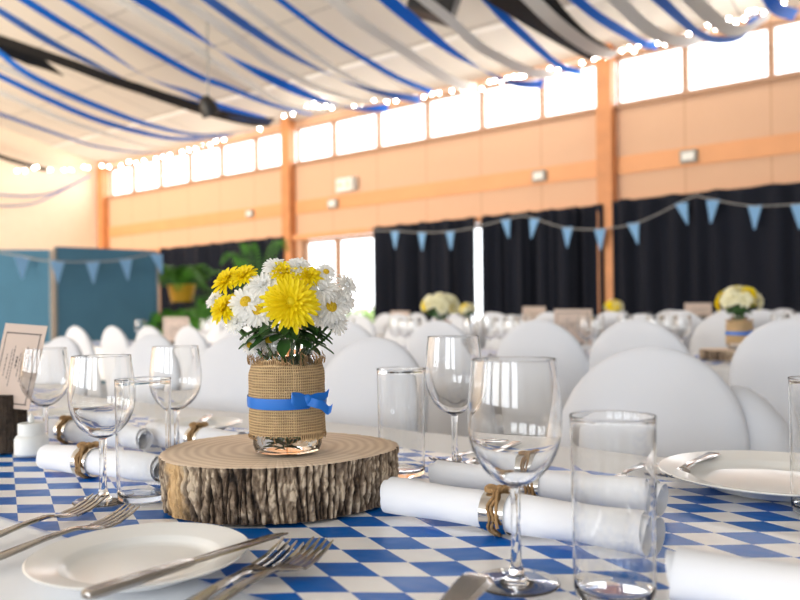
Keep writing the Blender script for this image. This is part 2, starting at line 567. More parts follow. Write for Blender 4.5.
for i, (px, d, r) in enumerate(((318, 17, .6), (346, 16, .55), (373, 17, .6))):
    p = PD(px, 300, d)
    t = empty('garden_shrub', (p.x, p.y, -0.05), 0, 'leafy green shrub outside the glass door, ' + ('first', 'second', 'third')[i] + ' from the door post', 'shrub', 'shrubs outside the door')
    b = bmesh.new(); leaf_blob(b, (0, 0, r + .1), (r, r, r), 500, 0.10, i); obj('foliage', b, M['white_shrub'], t)
    b = bmesh.new(); tube(b, [(0, 0, 0), (0.02, 0, .5), (0, 0, r)], [.04, .03, .02]); obj('trunk', b, M['bark_dark'], t)


# ------------------------------------------------------------------ curtains
def curtain(x0, x1, y, z0, z1, label, nf):
    rings = []
    nx = nf * 10
    zs = [z0, z0 + .3, (z0 + z1) / 2, z1 - .12, z1 - .06, z1]
    bm = bmesh.new()
    rows = []
    for z in zs:
        row = []
        for i in range(nx + 1):
            t = i / nx
            x = x0 + (x1 - x0) * t
            ph = t * nf * 2 * PI
            amp = 0.05 + 0.02 * math.sin(t * 17.3)
            amp *= 0.6 if z > z1 - .1 else 1
            row.append((x, y - 0.06 + amp * math.sin(ph + 1.2 * math.sin(t * 31) + 0.1 * z), z + (0.012 * math.sin(ph * .5) if z == z1 else 0)))
        rows.append(row)
    loft(bm, rows, False, False)
    solid(bm, 0.006)
    o = empty('curtain', ((x0 + x1) / 2, y, z0), 0, label, 'curtain')
    c = obj('curtain_fabric', bm, M['navy'], o); c.matrix_parent_inverse = Matrix.Translation(-o.location)
    bm = bmesh.new(); tube(bm, [(x0, y - .03, z1 - .01), (x1, y - .03, z1 - .01)], 0.012)
    c = obj('curtain_rail', bm, M['black'], o); c.matrix_parent_inverse = Matrix.Translation(-o.location)
    return o


yc = YW - 0.12
CX0, CX1 = PY_(162, 280, yc).x, PY_(287, 280, yc).x
curtain(CX0, CX1, yc, .03, CURT, 'navy curtain behind the potted palms, left of the glass door', 14)
CX2, CX3 = PY_(376, 280, yc).x, PY_(478, 280, yc).x
curtain(CX2, CX3, yc, .03, CURT, 'narrower navy curtain between the glass door and the bright gap', 9)
CX4, CX5 = PY_(484, 280, yc).x, PY_(606, 280, yc).x
curtain(CX4, CX5, yc, .03, CURT, 'navy curtain between the bright gap and the middle orange post', 11)
CX6 = PY_(615, 280, yc).x
curtain(CX6, POSTS[3] - .12, yc, .03, CURT + .03, 'widest navy curtain, between the middle orange post and the picture edge', 20)


# ------------------------------------------------------------------ bunting
def bunting(string_pts, flags, w_, h_, label):
    o = empty('bunting', string_pts[0], 0, label, 'bunting')
    inv = Matrix.Translation(-o.location)
    b = bmesh.new(); tube(b, spline(string_pts, 6), 0.008, 5)
    c = obj('string', b, M['cord'], o); c.matrix_parent_inverse = inv
    for p, along, lean in flags:
        a = along.normalized(); nrm = a.cross(Vector((0, 0, 1))).normalized()
        dn = (Vector((0, 0, -1)) + a * lean).normalized()
        b = bmesh.new()
        vs = [b.verts.new(v) for v in (p - a * w_ / 2, p + a * w_ / 2, p + dn * h_ + a * .006, p + dn * h_ - a * .006)]
        b.faces.new(vs)
        solid(b, 0.004)
        c = obj('flag', b, M['flag'], o, False); c.matrix_parent_inverse = inv
    return o


yb = YW - 0.28
sp = [PY_(x, y, yb) for x, y in ((366, 230), (395, 231), (422, 232.5), (449, 231.5), (472, 228), (500, 221), (524, 216), (545, 222), (567, 228), (600, 229), (633, 224), (660, 213), (692, 197), (706, 198), (730, 203), (755, 206), (785, 205), (815, 203))]
fl = [(PY_(x, y, yb), Vector((1, 0, 0)), l) for x, y, l in ((395, 231.5, 0), (422, 232.5, 0), (450, 231.5, 0.06), (505.5, 219, .18), (534.5, 218.5, -.2), (567.5, 227, -.03), (600, 229, .02), (633, 223, .22), (681, 203, .28), (713, 200, -.1), (755, 205.5, -.03), (798, 204.5, 0.05))]
bunting(sp, fl, 0.15, 0.27, 'string of pale blue felt flags swagged across the navy curtains')

# ------------------------------------------------------------------ display boards at the end
def screen(pa, pb, z0, z1, label):
    o = empty('display_board', (pa.x, pa.y, 0), 0, label, 'partition')
    inv = Matrix.Translation(-o.location)
    a = (pb - pa); a.z = 0; L = a.length; a.normalize(); nn = Vector((a.y, -a.x, 0))
    def bx(name, s0, s1, za, zb, t, m):
        b = bmesh.new(); box(b, (s0, -t, za), (s1, t, zb))
        mt = Matrix(((a.x, nn.x, 0, pa.x), (a.y, nn.y, 0, pa.y), (0, 0, 1, 0), (0, 0, 0, 1)))
        bmesh.ops.transform(b, matrix=mt, verts=b.verts)
        c = obj(name, b, m, o, False); c.matrix_parent_inverse = inv
    bx('felt_panel', 0.03, L - 0.03, z0, z1, 0.018, M['teal'])
    bx('frame_post', 0, 0.03, 0, z1 + .005, 0.022, M['alu'])
    bx('frame_post', L - 0.03, L, 0, z1 + .005, 0.022, M['alu'])
    bx('top_rail', 0.03, L - .03, z1 - .0, z1 + .012, 0.02, M['teal'])
    bx('foot', -0.0, 0.05, 0, 0.03, 0.25, M['alu'])
    return o


pA, pB, pC = PD(-60, 250, 9.1), PD(52, 250, 9.35), PD(158, 254, 10.2)
screen(pA, pB, 0.1, pB.z - .01, 'teal felt display board at the edge of the picture, left of the other board')
pB2 = pB + (pC - pB).normalized() * 0.02
screen(pB2, pC, 0.1, pC.z + 0.03, 'teal felt display board beside the potted palms')
off = Vector((0.06, 0, 0)) + Vector((0.03, -0.03, 0))
def onb(px, py):
    t = max(0, min(1, (px - 52) / 106)); d = 9.3 + (10.15 - 9.3) * t
    return PD(px, py, d - 0.12)
sp = [onb(x, y) for x, y in ((-10, 250), (8, 254), (21, 256), (40, 260), (57, 261), (75, 262), (92, 261.5), (110, 261), (126, 259), (145, 255), (157, 253))]
ab = (pC - pB); ab.z = 0
fl = [(onb(x, y), ab, l) for x, y, l in ((22, 256.5, 0), (57.5, 260.5, .0), (92.5, 261.5, .03), (125.5, 259, .1), (156, 254, .3))]
bunting(sp, fl, 0.17, 0.27, 'short string of pale blue felt flags on the teal display boards')

# ------------------------------------------------------------------ wall fittings
def wall_box(px, py, w_, h_, label, name, cat, m=None):
    p = PY_(px, py, YW)
    o = empty(name, (p.x, YW - .03, p.z - h_ / 2), 0, label, cat)
    obj('housing', bev(box(bmesh.new(), (-w_ / 2, -.05, 0), (w_ / 2, .01, h_)), .008), m or M['grey'], o, False)
    obj('lens', box(bmesh.new(), (-w_ / 2 + .03, -.056, .03), (w_ / 2 - .03, -.05, h_ - .03)), M['white_paint'], o, False)
    return o


wall_box(252, 214, 0.18, .13, 'small grey box on the orange band, left of the first orange post', 'wall_box', 'wall fitting')
wall_box(335, 204, 0.2, .15, 'small grey box on the orange band below the exit sign', 'wall_box', 'wall fitting')
wall_box(541, 176.5, 0.2, .15, 'grey box on the orange band, left of the middle orange post', 'wall_box', 'wall fitting')
wall_box(690, 157, 0.2, .15, 'grey box on the orange band above the widest navy curtain', 'wall_box', 'wall fitting')
wall_box(128, 253, 0.28, .10, 'small white fitting above the end of the teal display board', 'wall_lamp', 'wall fitting', M['white_paint'])
p = PY_(349, 185, YW)
o = empty('exit_sign', (p.x, YW - .03, p.z - .11), 0, 'white and green exit sign high on the peach wall', 'sign')
obj('sign_box', bev(box(bmesh.new(), (-.21, -.06, 0), (.21, .01, .22)), .01), M['white_paint'], o, False)
obj('sign_end', box(bmesh.new(), (.15, -.066, .0), (.21, -.058, .22)), M['grey'], o, False)
b = bmesh.new()   # running figure and arrow pictogram
def quad(b, pts, y): b.faces.new([b.verts.new((x, y, z)) for x, z in pts])
for pts in (((-.15, .09), (-.07, .09), (-.07, .13), (-.15, .13)), ((-.17, .11), (-.15, .08), (-.15, .14)), ((.0, .05), (.02, .05), (.06, .11), (.04, .12)), ((.05, .11), (.07, .11), (.06, .16), (.04, .16)), ((.06, .05), (.08, .05), (.07, .11), (.055, .11)), ((.02, .13), (.09, .14), (.09, .15), (.02, .145)), ((.045, .165), (.065, .165), (.065, .185), (.045, .185))):
    quad(b, pts, -.062)
obj('pictogram', b, M['green_sign'], o, False)


# ------------------------------------------------------------------ ceiling decorations
def ribbon(name, pts, w_, m, label, twist=0.0, phase=0.0, tw2=0.0, group=None):
    pts = spline(pts, 7)
    for p in pts: p.z = min(p.z, ceil_z(p.y) - 0.16)
    rows = []
    n_ = len(pts)
    L = 0
    for i, p in enumerate(pts):
        t = pts[min(i + 1, n_ - 1)] - pts[max(i - 1, 0)]
        if i: L += (p - pts[i - 1]).length
        w_i = w_ * min(1, (n_ - 1 - i) / 8 + .04) if 'pointed' in label else w_
        s, u = frame_of(t)
        a = phase + twist * L + tw2 * math.sin(L * 1.7)
        v = s * math.cos(a) + u * math.sin(a)
        rows.append([p - v * w_i / 2, p, p + v * w_i / 2])
    b = bmesh.new(); loft(b, rows, False, False)
    solid(b, 0.0015)
    return tag(obj(name, b, m), label, 'streamer', group)


def stream(px, w_, m, label, twist=0., phase=0., tw2=0., yend=8.95, name='paper_streamer', ext=True):
    X = max(PY_(px[-1][0], px[-1][1], yend).x, XE + 0.35)
    P_ = list(px)
    if ext:
        (x0, y0), (x1, y1) = P_[0], P_[1]
        k = 45 / max(1, math.hypot(x1 - x0, y1 - y0))
        P_ = [(x0 - (x1 - x0) * k, y0 - (y1 - y0) * k)] + P_
    pts = [PX_(x, y, X) for x, y in P_]
    return ribbon(name, pts, w_, m, label, twist, phase, tw2)


ordn = ['first', 'second', 'third', 'fourth', 'fifth', 'sixth', 'seventh', 'eighth', 'ninth', 'tenth', 'eleventh', 'twelfth', 'thirteenth', 'fourteenth', 'fifteenth', 'sixteenth']
blue = [
    ([(0, 114), (60, 135), (100, 147), (150, 153), (192, 150)], .05, 0.45, 1.2, 's_pale'),
    ([(0, 76), (50, 100), (95, 119), (140, 132), (180, 139), (232, 136)], .08, 0.5, .5, 's_blue'),
    ([(0, 53), (25, 72), (60, 90), (105, 109), (150, 125), (200, 135), (252, 131)], .08, 0.6, .3, 's_blue'),
    ([(0, 11), (35, 33), (65, 50), (90, 62), (125, 79), (165, 94), (200, 105), (240, 117), (272, 121)], .09, 1.1, .2, 's_pale'),
    ([(25, 0), (60, 22), (90, 40), (145, 76), (187, 92), (225, 108), (268, 120)], .10, 1.0, .4, 's_blue'),
    ([(68, 0), (120, 32), (165, 58), (200, 77), (225, 86), (270, 104), (312, 115)], .09, 0.5, .3, 's_blue'),
    ([(142, 0), (172, 18), (200, 37), (232, 58), (270, 78), (315, 98), (355, 108), (388, 108)], .11, 1.6, .2, 's_blue'),
    ([(209, 0), (245, 25), (290, 54), (340, 79), (378, 92), (420, 100)], .10, 1.0, .2, 's_pale'),
    ([(280, 0), (330, 37), (370, 62), (400, 79), (432, 92)], .07, 0.12, .6, 's_blue'),
    ([(388, 0), (400, 10), (437, 40), (460, 56), (497, 77), (520, 84), (543, 84)], .12, 1.1, .1, 's_blue'),
    ([(488, 0), (503, 16), (518, 30), (540, 50), (560, 66), (582, 73)], .09, 0.6, .3, 's_blue'),
    ([(577, 0), (600, 18), (625, 33), (645, 44), (657, 45)], .09, 0.5, .2, 's_blue'),
    ([(660, 0), (682, 20), (700, 34), (718, 40), (740, 36), (756, 16)], .08, 0.7, .4, 's_pale'),
    ([(768, -4), (774, 5), (782, 11), (796, 15)], .12, 0.3, .3, 's_blue'),
]
for i, (pp, ww, tw, ph, mm) in enumerate(blue):
    stream(pp, ww, M[mm], '%s paper streamer, %s blue one from the left along the fairy lights' % ('pale blue' if mm == 's_pale' else 'bright blue', ordn[i]), tw, ph)
white = [
    ([(0, 92), (60, 118), (110, 135), (160, 148), (205, 146)], .08, 0.7, .5),
    ([(0, 66), (50, 88), (110, 112), (160, 128), (210, 138), (245, 134)], .09, 0.6, .4),
    ([(20, 22), (70, 52), (130, 84), (190, 108), (240, 121), (262, 125)], .08, 0.8, .6),
    ([(120, 0), (175, 34), (215, 62), (250, 84), (290, 106), (325, 110)], .10, 0.5, .4),
    ([(180, 0), (200, 12), (250, 48), (275, 66), (317, 87), (352, 98), (380, 103)], .10, 0.6, .2),
    ([(240, 0), (275, 27), (300, 45), (340, 72), (378, 90), (408, 98)], .09, 0.6, .4),
    ([(333, 0), (360, 22), (400, 48), (430, 68), (458, 84), (476, 88)], .12, 0.35, .2),
    ([(425, 0), (450, 20), (478, 45), (500, 58), (530, 72), (555, 74)], .11, 0.3, .1),
    ([(530, -2), (555, 22), (580, 41), (600, 52), (616, 55)], .16, 0.1, .1),
    ([(617, 0), (640, 22), (665, 38), (692, 41), (708, 34)], .12, 0.25, .2),
    ([(693, 0), (710, 16), (727, 28), (745, 30), (770, 14)], .12, 0.25, .2),
]
for i, (pp, ww, tw, ph) in enumerate(white):
    stream(pp, ww, M['s_white'], 'white paper streamer, %s white one from the left along the fairy lights' % ordn[i], tw, ph)
black = [
    ([(-10, 153), (8, 159), (25, 164), (47, 170)], .16, .0, .3, 'short black streamer low above the left end wall'),
    ([(-10, 40), (12, 49), (32, 58), (64, 76)], .22, .9, .3, 'short black streamer with a pointed end beside the long black one'),
    ([(30, 50), (70, 64), (110, 79), (150, 92), (200, 109), (250, 121), (272, 122)], .20, .08, .2, 'long black streamer sagging below the hanging spotlight'),
    ([(503, -2), (535, 18), (570, 39), (600, 56)], .30, .02, .1, 'broad charcoal streamer reaching the middle orange post'),
    ([(545, -2), (565, 22), (585, 40), (604, 52)], .18, .02, .3, 'black streamer half hidden behind the widest white streamer'),
]
for pp, ww, tw, ph, lb in black:
    stream(pp, ww, M['s_black'], lb, tw, ph, yend=5.6 if 'pointed' in lb else 8.95)
for i, pp in enumerate(([(0, 195), (30, 196), (55, 192), (90, 176)], [(0, 206), (25, 205), (45, 199), (82, 180)])):
    stream(pp, .05, M['s_pale'], ('upper', 'lower')[i] + ' pale streamer loop hanging below the fairy lights by the end wall', .1, .5, yend=9.2)

# fairy lights
bul = [(17, 171), (25, 171), (34, 168), (37, 167), (50, 170), (64, 170), (71, 170), (84, 167), (88, 168), (102, 166), (109, 167), (121, 166), (129, 162), (136, 163), (144, 161), (156, 159), (163, 157), (170, 155), (182, 152), (189, 150), (196, 149), (202, 146), (210, 145), (216, 141), (224, 140), (260, 129), (266, 123), (284, 116), (293, 114), (307, 107), (314, 107), (319, 107), (314, 104), (326, 106), (332, 108), (354, 107), (361, 108), (374, 101), (387, 102), (396, 101), (415, 97), (424, 97), (432, 94), (439, 93), (452, 91), (461, 89), (466, 91), (482, 89), (490, 82), (495, 81), (502, 82), (507, 79), (514, 77), (520, 77), (524, 76), (536, 72), (540, 76), (550, 69), (558, 70), (567, 67), (582, 63), (594, 59), (599, 56), (606, 57), (622, 51), (629, 48), (634, 51), (639, 45), (651, 43), (658, 43), (665, 44), (689, 34), (708, 25), (716, 29), (720, 28), (729, 19), (736, 22), (744, 19), (749, 12), (755, 11), (764, 13), (771, 7), (784, 3)]
def rope(px, py):
    p = PY_(px, py, 9.0)
    return p if p.x > XE + .4 else PX_(px, py, XE + .4)
o = empty('fairy_lights', rope(400, 100), 0, 'string of white fairy lights running below the high windows', 'lights')
inv = Matrix.Translation(-o.location)
b = bmesh.new(); tube(b, [rope(*p) + Vector((0, 0, .03)) for p in bul], 0.006, 5)
c = obj('cable', b, M['s_white'], o); c.matrix_parent_inverse = inv
b0 = bmesh.new(); bmesh.ops.create_uvsphere(b0, u_segments=10, v_segments=6, radius=0.018)
bulb0 = obj('bulb', b0, M['bulb'], o); bulb0.matrix_parent_inverse = inv
for i, p in enumerate(bul):
    q = bulb0 if i == 0 else bulb0.copy()
    if i: col.objects.link(q)
    q.location = rope(*p)

# hanging spotlight, rod and loudspeaker
top = PD(207, 8, 10.4); z = ceil_z(top.y)
bot = PD(207, 100, 10.4)
o = empty('hanging_spotlight', (top.x, top.y, bot.z - .1), 0, 'black spotlight hanging from a thin ceiling rod', 'spotlight')
b = bmesh.new(); tube(b, [(0, 0, .12), (0, 0, z - o.location.z)], .012); obj('rod', b, M['grey'], o)
b = bmesh.new(); lathe(b, [(0, .16), (.05, .15), (.09, .10), (.12, 0), (.125, -.10), (.11, -.11), (0, -.08)], 20)
bmesh.ops.rotate(b, cent=(0, 0, 0), matrix=Matrix.Rotation(.5, 3, 'X'), verts=b.verts); obj('lamp_housing', b, M['black'], o)
b = bmesh.new(); lathe(b, [(0, -.095), (.09, -.095), (.09, -.10), (0, -.10)], 20)
bmesh.ops.rotate(b, cent=(0, 0, 0), matrix=Matrix.Rotation(.5, 3, 'X'), verts=b.verts); obj('lamp_lens', b, M['pane'], o)
p = PD(436, -3, 8.2)
o = empty('loudspeaker', p, 0.5, 'black loudspeaker slung from the ceiling at the top of the picture', 'loudspeaker')
b = bev(box(bmesh.new(), (-.24, -.16, -.22), (.24, .16, .3)), .02)
bmesh.ops.rotate(b, cent=(0, 0, 0), matrix=Matrix.Rotation(.35, 3, 'Y'), verts=b.verts); obj('cabinet', b, M['black'], o, False)
b = bmesh.new(); tube(b, [(0, 0, .25), (0, 0, ceil_z(p.y) - p.z - .02)], .015); obj('bracket', b, M['black'], o)
p = PD(308, 55, 10.6); z = ceil_z(p.y)
b = bmesh.new(); lathe(b, [(0, -.06), (.08, -.06), (.10, -.03), (.10, .0), (0, 0)], 20)
p = None
for k in range(40):
    q = PD(308, 55, 8 + k * .1)
    if q.z > ceil_z(q.y) - .01: p = q; break
if p is None: p = PD(308, 55, 10)
tag(obj('smoke_detector', b, M['card'], loc=(p.x, p.y, ceil_z(p.y) - .005)), 'small round cream detector on the ceiling between the streamers', 'detector')


# ------------------------------------------------------------------ tables
def long_table(y0, y1, x0, x1, label, clabel):
    t = empty('banquet_table', ((x0 + x1) / 2, (y0 + y1) / 2, 0), 0, label, 'table')
    hx, hy = (x1 - x0) / 2, (y1 - y0) / 2
    obj('tabletop', box(bmesh.new(), (-hx + .12, -hy + .06, .70), (hx - .12, hy - .06, .736)), M['card'], t, False)
    for sx in (-1, 1):
        for sy in (-1, 1):
            b = bmesh.new(); tube(b, [(sx * (hx - .2), sy * (hy - .12), 0), (sx * (hx - .2), sy * (hy - .12), .70)], .018)
            obj('leg', b, M['alu'], t)
    # draped cloth
    b = bmesh.new()
    top = []
    ring = []
    N = 240
    def per(s):   # perimeter
        Lx, Ly = 2 * hx, 2 * hy
        s = s % (2 * (Lx + Ly))
        if s < Lx: return (-hx + s, -hy, 0, -1)
        s -= Lx
        if s < Ly: return (hx, -hy + s, 1, 0)
        s -= Ly
        if s < Lx: return (hx - s, hy, 0, 1)
        s -= Lx
        return (-hx, hy - s, -1, 0)
    Ltot = 4 * (hx + hy)
    rows = [[] for _ in range(4)]
    for i in range(N):
        x, y, nx, ny = per(Ltot * i / N)
        wv = 0.03 * math.sin(i * 1.1) + 0.02 * math.sin(i * 2.7)
        rows[0].append((x * .99, y * .97, .745)); rows[1].append((x, y, .738))
        rows[2].append((x + nx * (.01 + .3 * abs(wv)), y + ny * (.01 + .3 * abs(wv)), .66)); rows[3].append((x + nx * (.025 + abs(wv)), y + ny * (.025 + abs(wv)), .525))
    loft(b, rows, False)
    b.verts.ensure_lookup_table()
    b.faces.new([b.verts[i] for i in range(N)])
    bmesh.ops.recalc_face_normals(b, faces=b.faces[:])
    c = sharp(obj('tablecloth', b, M['cloth'], loc=((x0 + x1) / 2, (y0 + y1) / 2, 0)), 30)
    tag(c, clabel, 'tablecloth')
    return t


R1 = (0.27, 1.32); R2 = (3.38, 4.42); R3 = (6.35, 7.3)
long_table(*R1, -7.2, 2.6, 'long banquet table under the white cloth nearest the camera', 'white cloth over the long table nearest the camera')
long_table(*R2, -7.2, 2.6, 'long banquet table in the second row', 'white cloth over the second row table')
long_table(*R3, -7.6, 2.6, 'long banquet table in the third row near the navy curtains', 'white cloth over the third row table')
# lozenge runner
RZ = 0.7475
def runner(y0, y1, x0, x1, nx, ny, label):
    b = bmesh.new()
    rows = []
    for j in range(ny + 1):
        y = y0 + (y1 - y0) * j / ny
        rows.append([(x0 + (x1 - x0) * i / nx, y, RZ + 0.0016 * noise.noise(Vector((x0 + (x1 - x0) * i / nx, y, 0)) * 9)) for i in range(nx + 1)])
    loft(b, rows, False, False)
    bmesh.ops.recalc_face_normals(b, faces=b.faces[:])
    for f in b.faces:
        if f.normal.z < 0: f.normal_flip()
    return tag(obj('table_runner', b, M['runner']), label, 'table runner')


yr = PZ(0, 514, TZ).y
runner(yr, 1.12, -7.0, 2.4, 240, 30, 'blue and white lozenge table runner under the place settings nearest the camera')
runner(3.55, 4.25, -7.0, 2.4, 60, 6, 'blue and white lozenge table runner on the second row table')

# ------------------------------------------------------------------ chairs
def make_chair():
    t = empty('covered_chair', (0, 0, 0), 0, 'white covered chair', 'chair')
    rings = []
    H = 0.925
    zs = [.44, .5, .56, .62, .68, .715] + [.715 + .21 * math.sin(a * PI / 2 / 14) for a in range(1, 14)] + [H - .0008]
    for z in zs:
        if z <= .715: a = .215 - (z - .44) * .03
        else: a = .2068 * math.sqrt(max(0.0005, 1 - ((z - .715) / .21) ** 2)) ** 1.0
        b_ = 0.036 if z < .8 else 0.036 * max(.12, min(1, ((H - z) / .125) ** .5))
        yo = .185 + .10 * (z - .44) / .48
        rings.append([(x, y + yo, z) for x, y in sup(a, b_, 2, 40, 2.6)])
    b = bmesh.new(); loft(b, rings)
    obj('backrest', b, M['cover'], t)
    b = bmesh.new()
    loft(b, [[(x, y - .02, z) for x, y in sup(s, s * 1.02, 2, 40, 5)] for s, z in ((.20, .40), (.213, .415), (.215, .45), (.205, .475), (.17, .486), (.05, .49))])
    obj('seat', b, M['cover'], t)
    rows = []
    for z in (.405, .33, .24, .15, .06):
        k = 1 - .10 * math.sin((.405 - z) / .345 * PI)
        row = []
        for i, (x, y) in enumerate(sup(.213, .225, 2, 48, 6)):
            corner = abs(math.sin(2 * (2 * PI * i / 48))) ** 2
            kk = 1 - (1 - k) * (1 - corner)
            row.append((x * kk, y * kk, z))
        rows.append(row)
    b = bmesh.new(); loft(b, rows, False); obj('skirt', b, M['cover'], t)
    for sx in (-1, 1):
        for sy in (-1, 1):
            b = bmesh.new(); tube(b, [(sx * .185, sy * .195, 0), (sx * .185, sy * .195, .41)], [.018, .014]); obj('leg', b, M['cover'], t)
    return t


proto = make_chair()
first = [True]
def chair(x, y, front_to_y, label, group=None, rz=0., s=1.0, sz=None):
    c = proto if first[0] else copy_tree(proto)
    first[0] = False
    c.location = (x, y, 0); c.rotation_euler = (0, 0, (PI if front_to_y else 0) + rz)
    c.scale = (s, s, sz or s)
    retag(c, label, group)
    return c


# far side of our table: seats face us
def chx(px, y):   # X of the point at height 0.9 seen in column px at distance row y
    return PY_(px, 320, y).x
CY1 = 1.42
near = [(655, 'white covered chair facing the camera, nearest, directly behind the tall tumbler', 0.04, 0.985),
        (372, 'white covered chair just right of the burlap jar, behind the clear tumbler', 0.0, 1.0),
        (232, 'white covered chair just left of the burlap jar, behind the wine glasses', 0.0, 1.0),
        (150, 'white covered chair behind the two wine glasses left of the wood slice', 0.0, 1.0),
        (60, 'white covered chair behind the menu card at the end of the near table', 0.0, 0.985)]
big = None
for px, lb, rz, s in near:
    c = chair(chx(px, CY1 + .27), CY1, False, lb, None, rz, 1.0, s)
    if big is None: big = c
g2 = 'white chairs with their backs to the camera at the second table'
CY2 = 3.0
labels2 = {795: 'white covered chair cut off by the picture edge beside the second jar bouquet',
           640: 'white covered chair seen from behind, showing just above the nearest chair',
           538: 'white covered chair directly below the brown menu card of the second table',
           441: 'white covered chair seen from behind, below the cream flower bouquet',
           346: 'white covered chair seen from behind, directly right of the yellow bouquet'}
for px in (795, 640, 538, 441, 346):
    c = chair(chx(px, CY2 - .27), CY2, True, labels2[px], None, random.uniform(-.05, .05), 1.0, 1.035)
xs = chx(346, CY2)
left2 = [(232, 'white covered chair at the second table, just left of the yellow bouquet'), (188, 'white covered chair at the second table, right of the clear glass by the yellow pot'),
         (147, 'white covered chair before the teal board, third from the left'), (112, 'white covered chair before the teal board, second from the left'),
         (74, 'white covered chair before the teal board, leftmost')]
for px, lb in left2:
    chair(chx(px, CY2 - .02), CY2 + .25, True, lb, None, random.uniform(-.05, .05), .92, 1.0)
g3 = 'white chairs on the far side of the second table'
for i in range(15):
    x = -7.2 + i * .52
    chair(x, 4.78 + .25, False, 'white covered chair on the far side of the second table', g3, random.uniform(-.06, .06), 1.0, 1.04)
g4 = 'white chairs on the near side of the third table'
for i in range(14):
    x = -7.05 + i * .52
    chair(x, 5.95, True, 'white covered chair on the near side of the third table', g4, random.uniform(-.06, .06), 1.0, 1.06)
g5 = 'white chairs on the far side of the third table'
for i in range(13):
    chair(-7.6 + i * .54, 7.75, False, 'white covered chair on the far side of the third table', g5, random.uniform(-.06, .06), 1.0, 1.06)


# gathered fold of the cover at the side of the nearest chair
b = bmesh.new()
loft(b, [[(x + .165 + xo, y + .235 + .1 * (z - .44) / .48, z) for x, y in sup(a, bb, 2, 24, 2.2)] for z, a, bb, xo in ((.46, .085, .05, .05), (.6, .085, .05, .05), (.70, .08, .048, .045), (.77, .07, .045, .03), (.815, .05, .04, .01), (.838, .025, .02, 0.0), (.842, .004, .004, 0))])
obj('cover_fold', b, M['cover'], big)


# ------------------------------------------------------------------ glassware
def make_wine_glass():
    t = empty('wine_glass', (0, 0, 0), 0, 'clear wine glass', 'wine glass')
    sm = lambda L: [(max(0, p.x), p.y) for p in spline([(r, z, 0) for r, z in L], 5)]
    out = sm([(.0, .0862), (.006, .0872), (.014, .0905), (.0225, .0965), (.030, .1045), (.0363, .1155), (.0404, .128), (.0421, .143), (.0417, .160), (.0398, .18), (.0376, .1995), (.0374, .2005)])
    inn = sm([(.0366, .2005), (.0364, .1995), (.0388, .18), (.0408, .160), (.0412, .143), (.0395, .1285), (.0353, .117), (.0289, .1065), (.021, .0985), (.013, .0930), (.005, .0908), (0, .0904)])
    obj('bowl', lathe(bmesh.new(), out + inn, 48), M['glass'], t)
    obj('stem', lathe(bmesh.new(), [(0, .0858), (.0052, .0858), (.0044, .075), (.0042, .045), (.0048, .02), (.007, .0095), (0, .0095)], 24), M['glass'], t)
    obj('foot', lathe(bmesh.new(), [(0, .0093), (.007, .0093), (.0085, .006), (.012, .0040), (.018, .0030), (.030, .0024), (.0362, .0020), (.0372, .0019), (.0382, .0016), (.0386, .0011), (.0382, .0006), (.0375, .0003), (.0365, .0003), (.034, .0003), (.015, .0003), (0, .0003)], 48), M['glass'], t)
    return t


def make_tumbler():
    b = bmesh.new()
    lathe(b, [(0, .0005), (.015, .0005), (.029, .0005), (.0305, .0005), (.032, .0011), (.0335, .003), (.0345, .01), (.0346, .014), (.0347, .020), (.0360, .150), (.0361, .1575), (.0365, .1590), (.0362, .1600), (.0354, .1600), (.0349, .1590), (.0350, .1575), (.0349, .150), (.0336, .020), (.0335, .015), (.0334, .012), (.0325, .0096), (.031, .0083), (.0295, .008), (.028, .008), (.014, .008), (0, .008)], 48)
    return tag(obj('tumbler', b, M['glass']), 'clear tumbler', 'glass')


wg = make_wine_glass(); tb = make_tumbler()
wfirst, tfirst = [True], [True]
def wine(px, d, label, s=1.0, group=None, z=TZ + .0005, sz=None):
    c = wg if wfirst[0] else copy_tree(wg); wfirst[0] = False
    p = LD((px - 400) / F_PX * d, d, z); c.location = p; c.scale = (s, s, sz or s); retag(c, label, group); return c
def tumb(px, d, label, s=1.0, group=None, sz=None):
    c = tb if tfirst[0] else copy_tree(tb); tfirst[0] = False
    c.location = LD((px - 400) / F_PX * d, d, TZ + .0005); c.scale = (s, s, sz or s); retag(c, label, group); return c


wine(513, .70, 'large clear wine glass in front of the twine-tied napkin rolls')
wine(453, 1.17, 'clear wine glass behind the napkin rolls, left of the large wine glass', 1.03)
wine(101, 1.03, 'clear wine glass left of the wood slice, beside a tumbler', 1.0, None, TZ + .0005, .955)
wine(175, 1.33, 'clear wine glass behind the left tumbler, in front of the rear side plate', 1.02, None, TZ + .0005, .95)
wine(44, 1.42, 'clear wine glass half hidden behind the menu card', 1.0, None, TZ + .0005, .93)
tumb(611, .662, 'tall clear tumbler in the right half of the table, beside the large wine glass', .985, None, .965)
tumb(400, 1.17, 'clear tumbler just right of the wood slice')
tumb(142, 1.04, 'clear tumbler beside the wine glass, left of the wood slice')
tumb(821, .92, 'clear tumbler cut off by the edge of the picture beside the dinner plate')
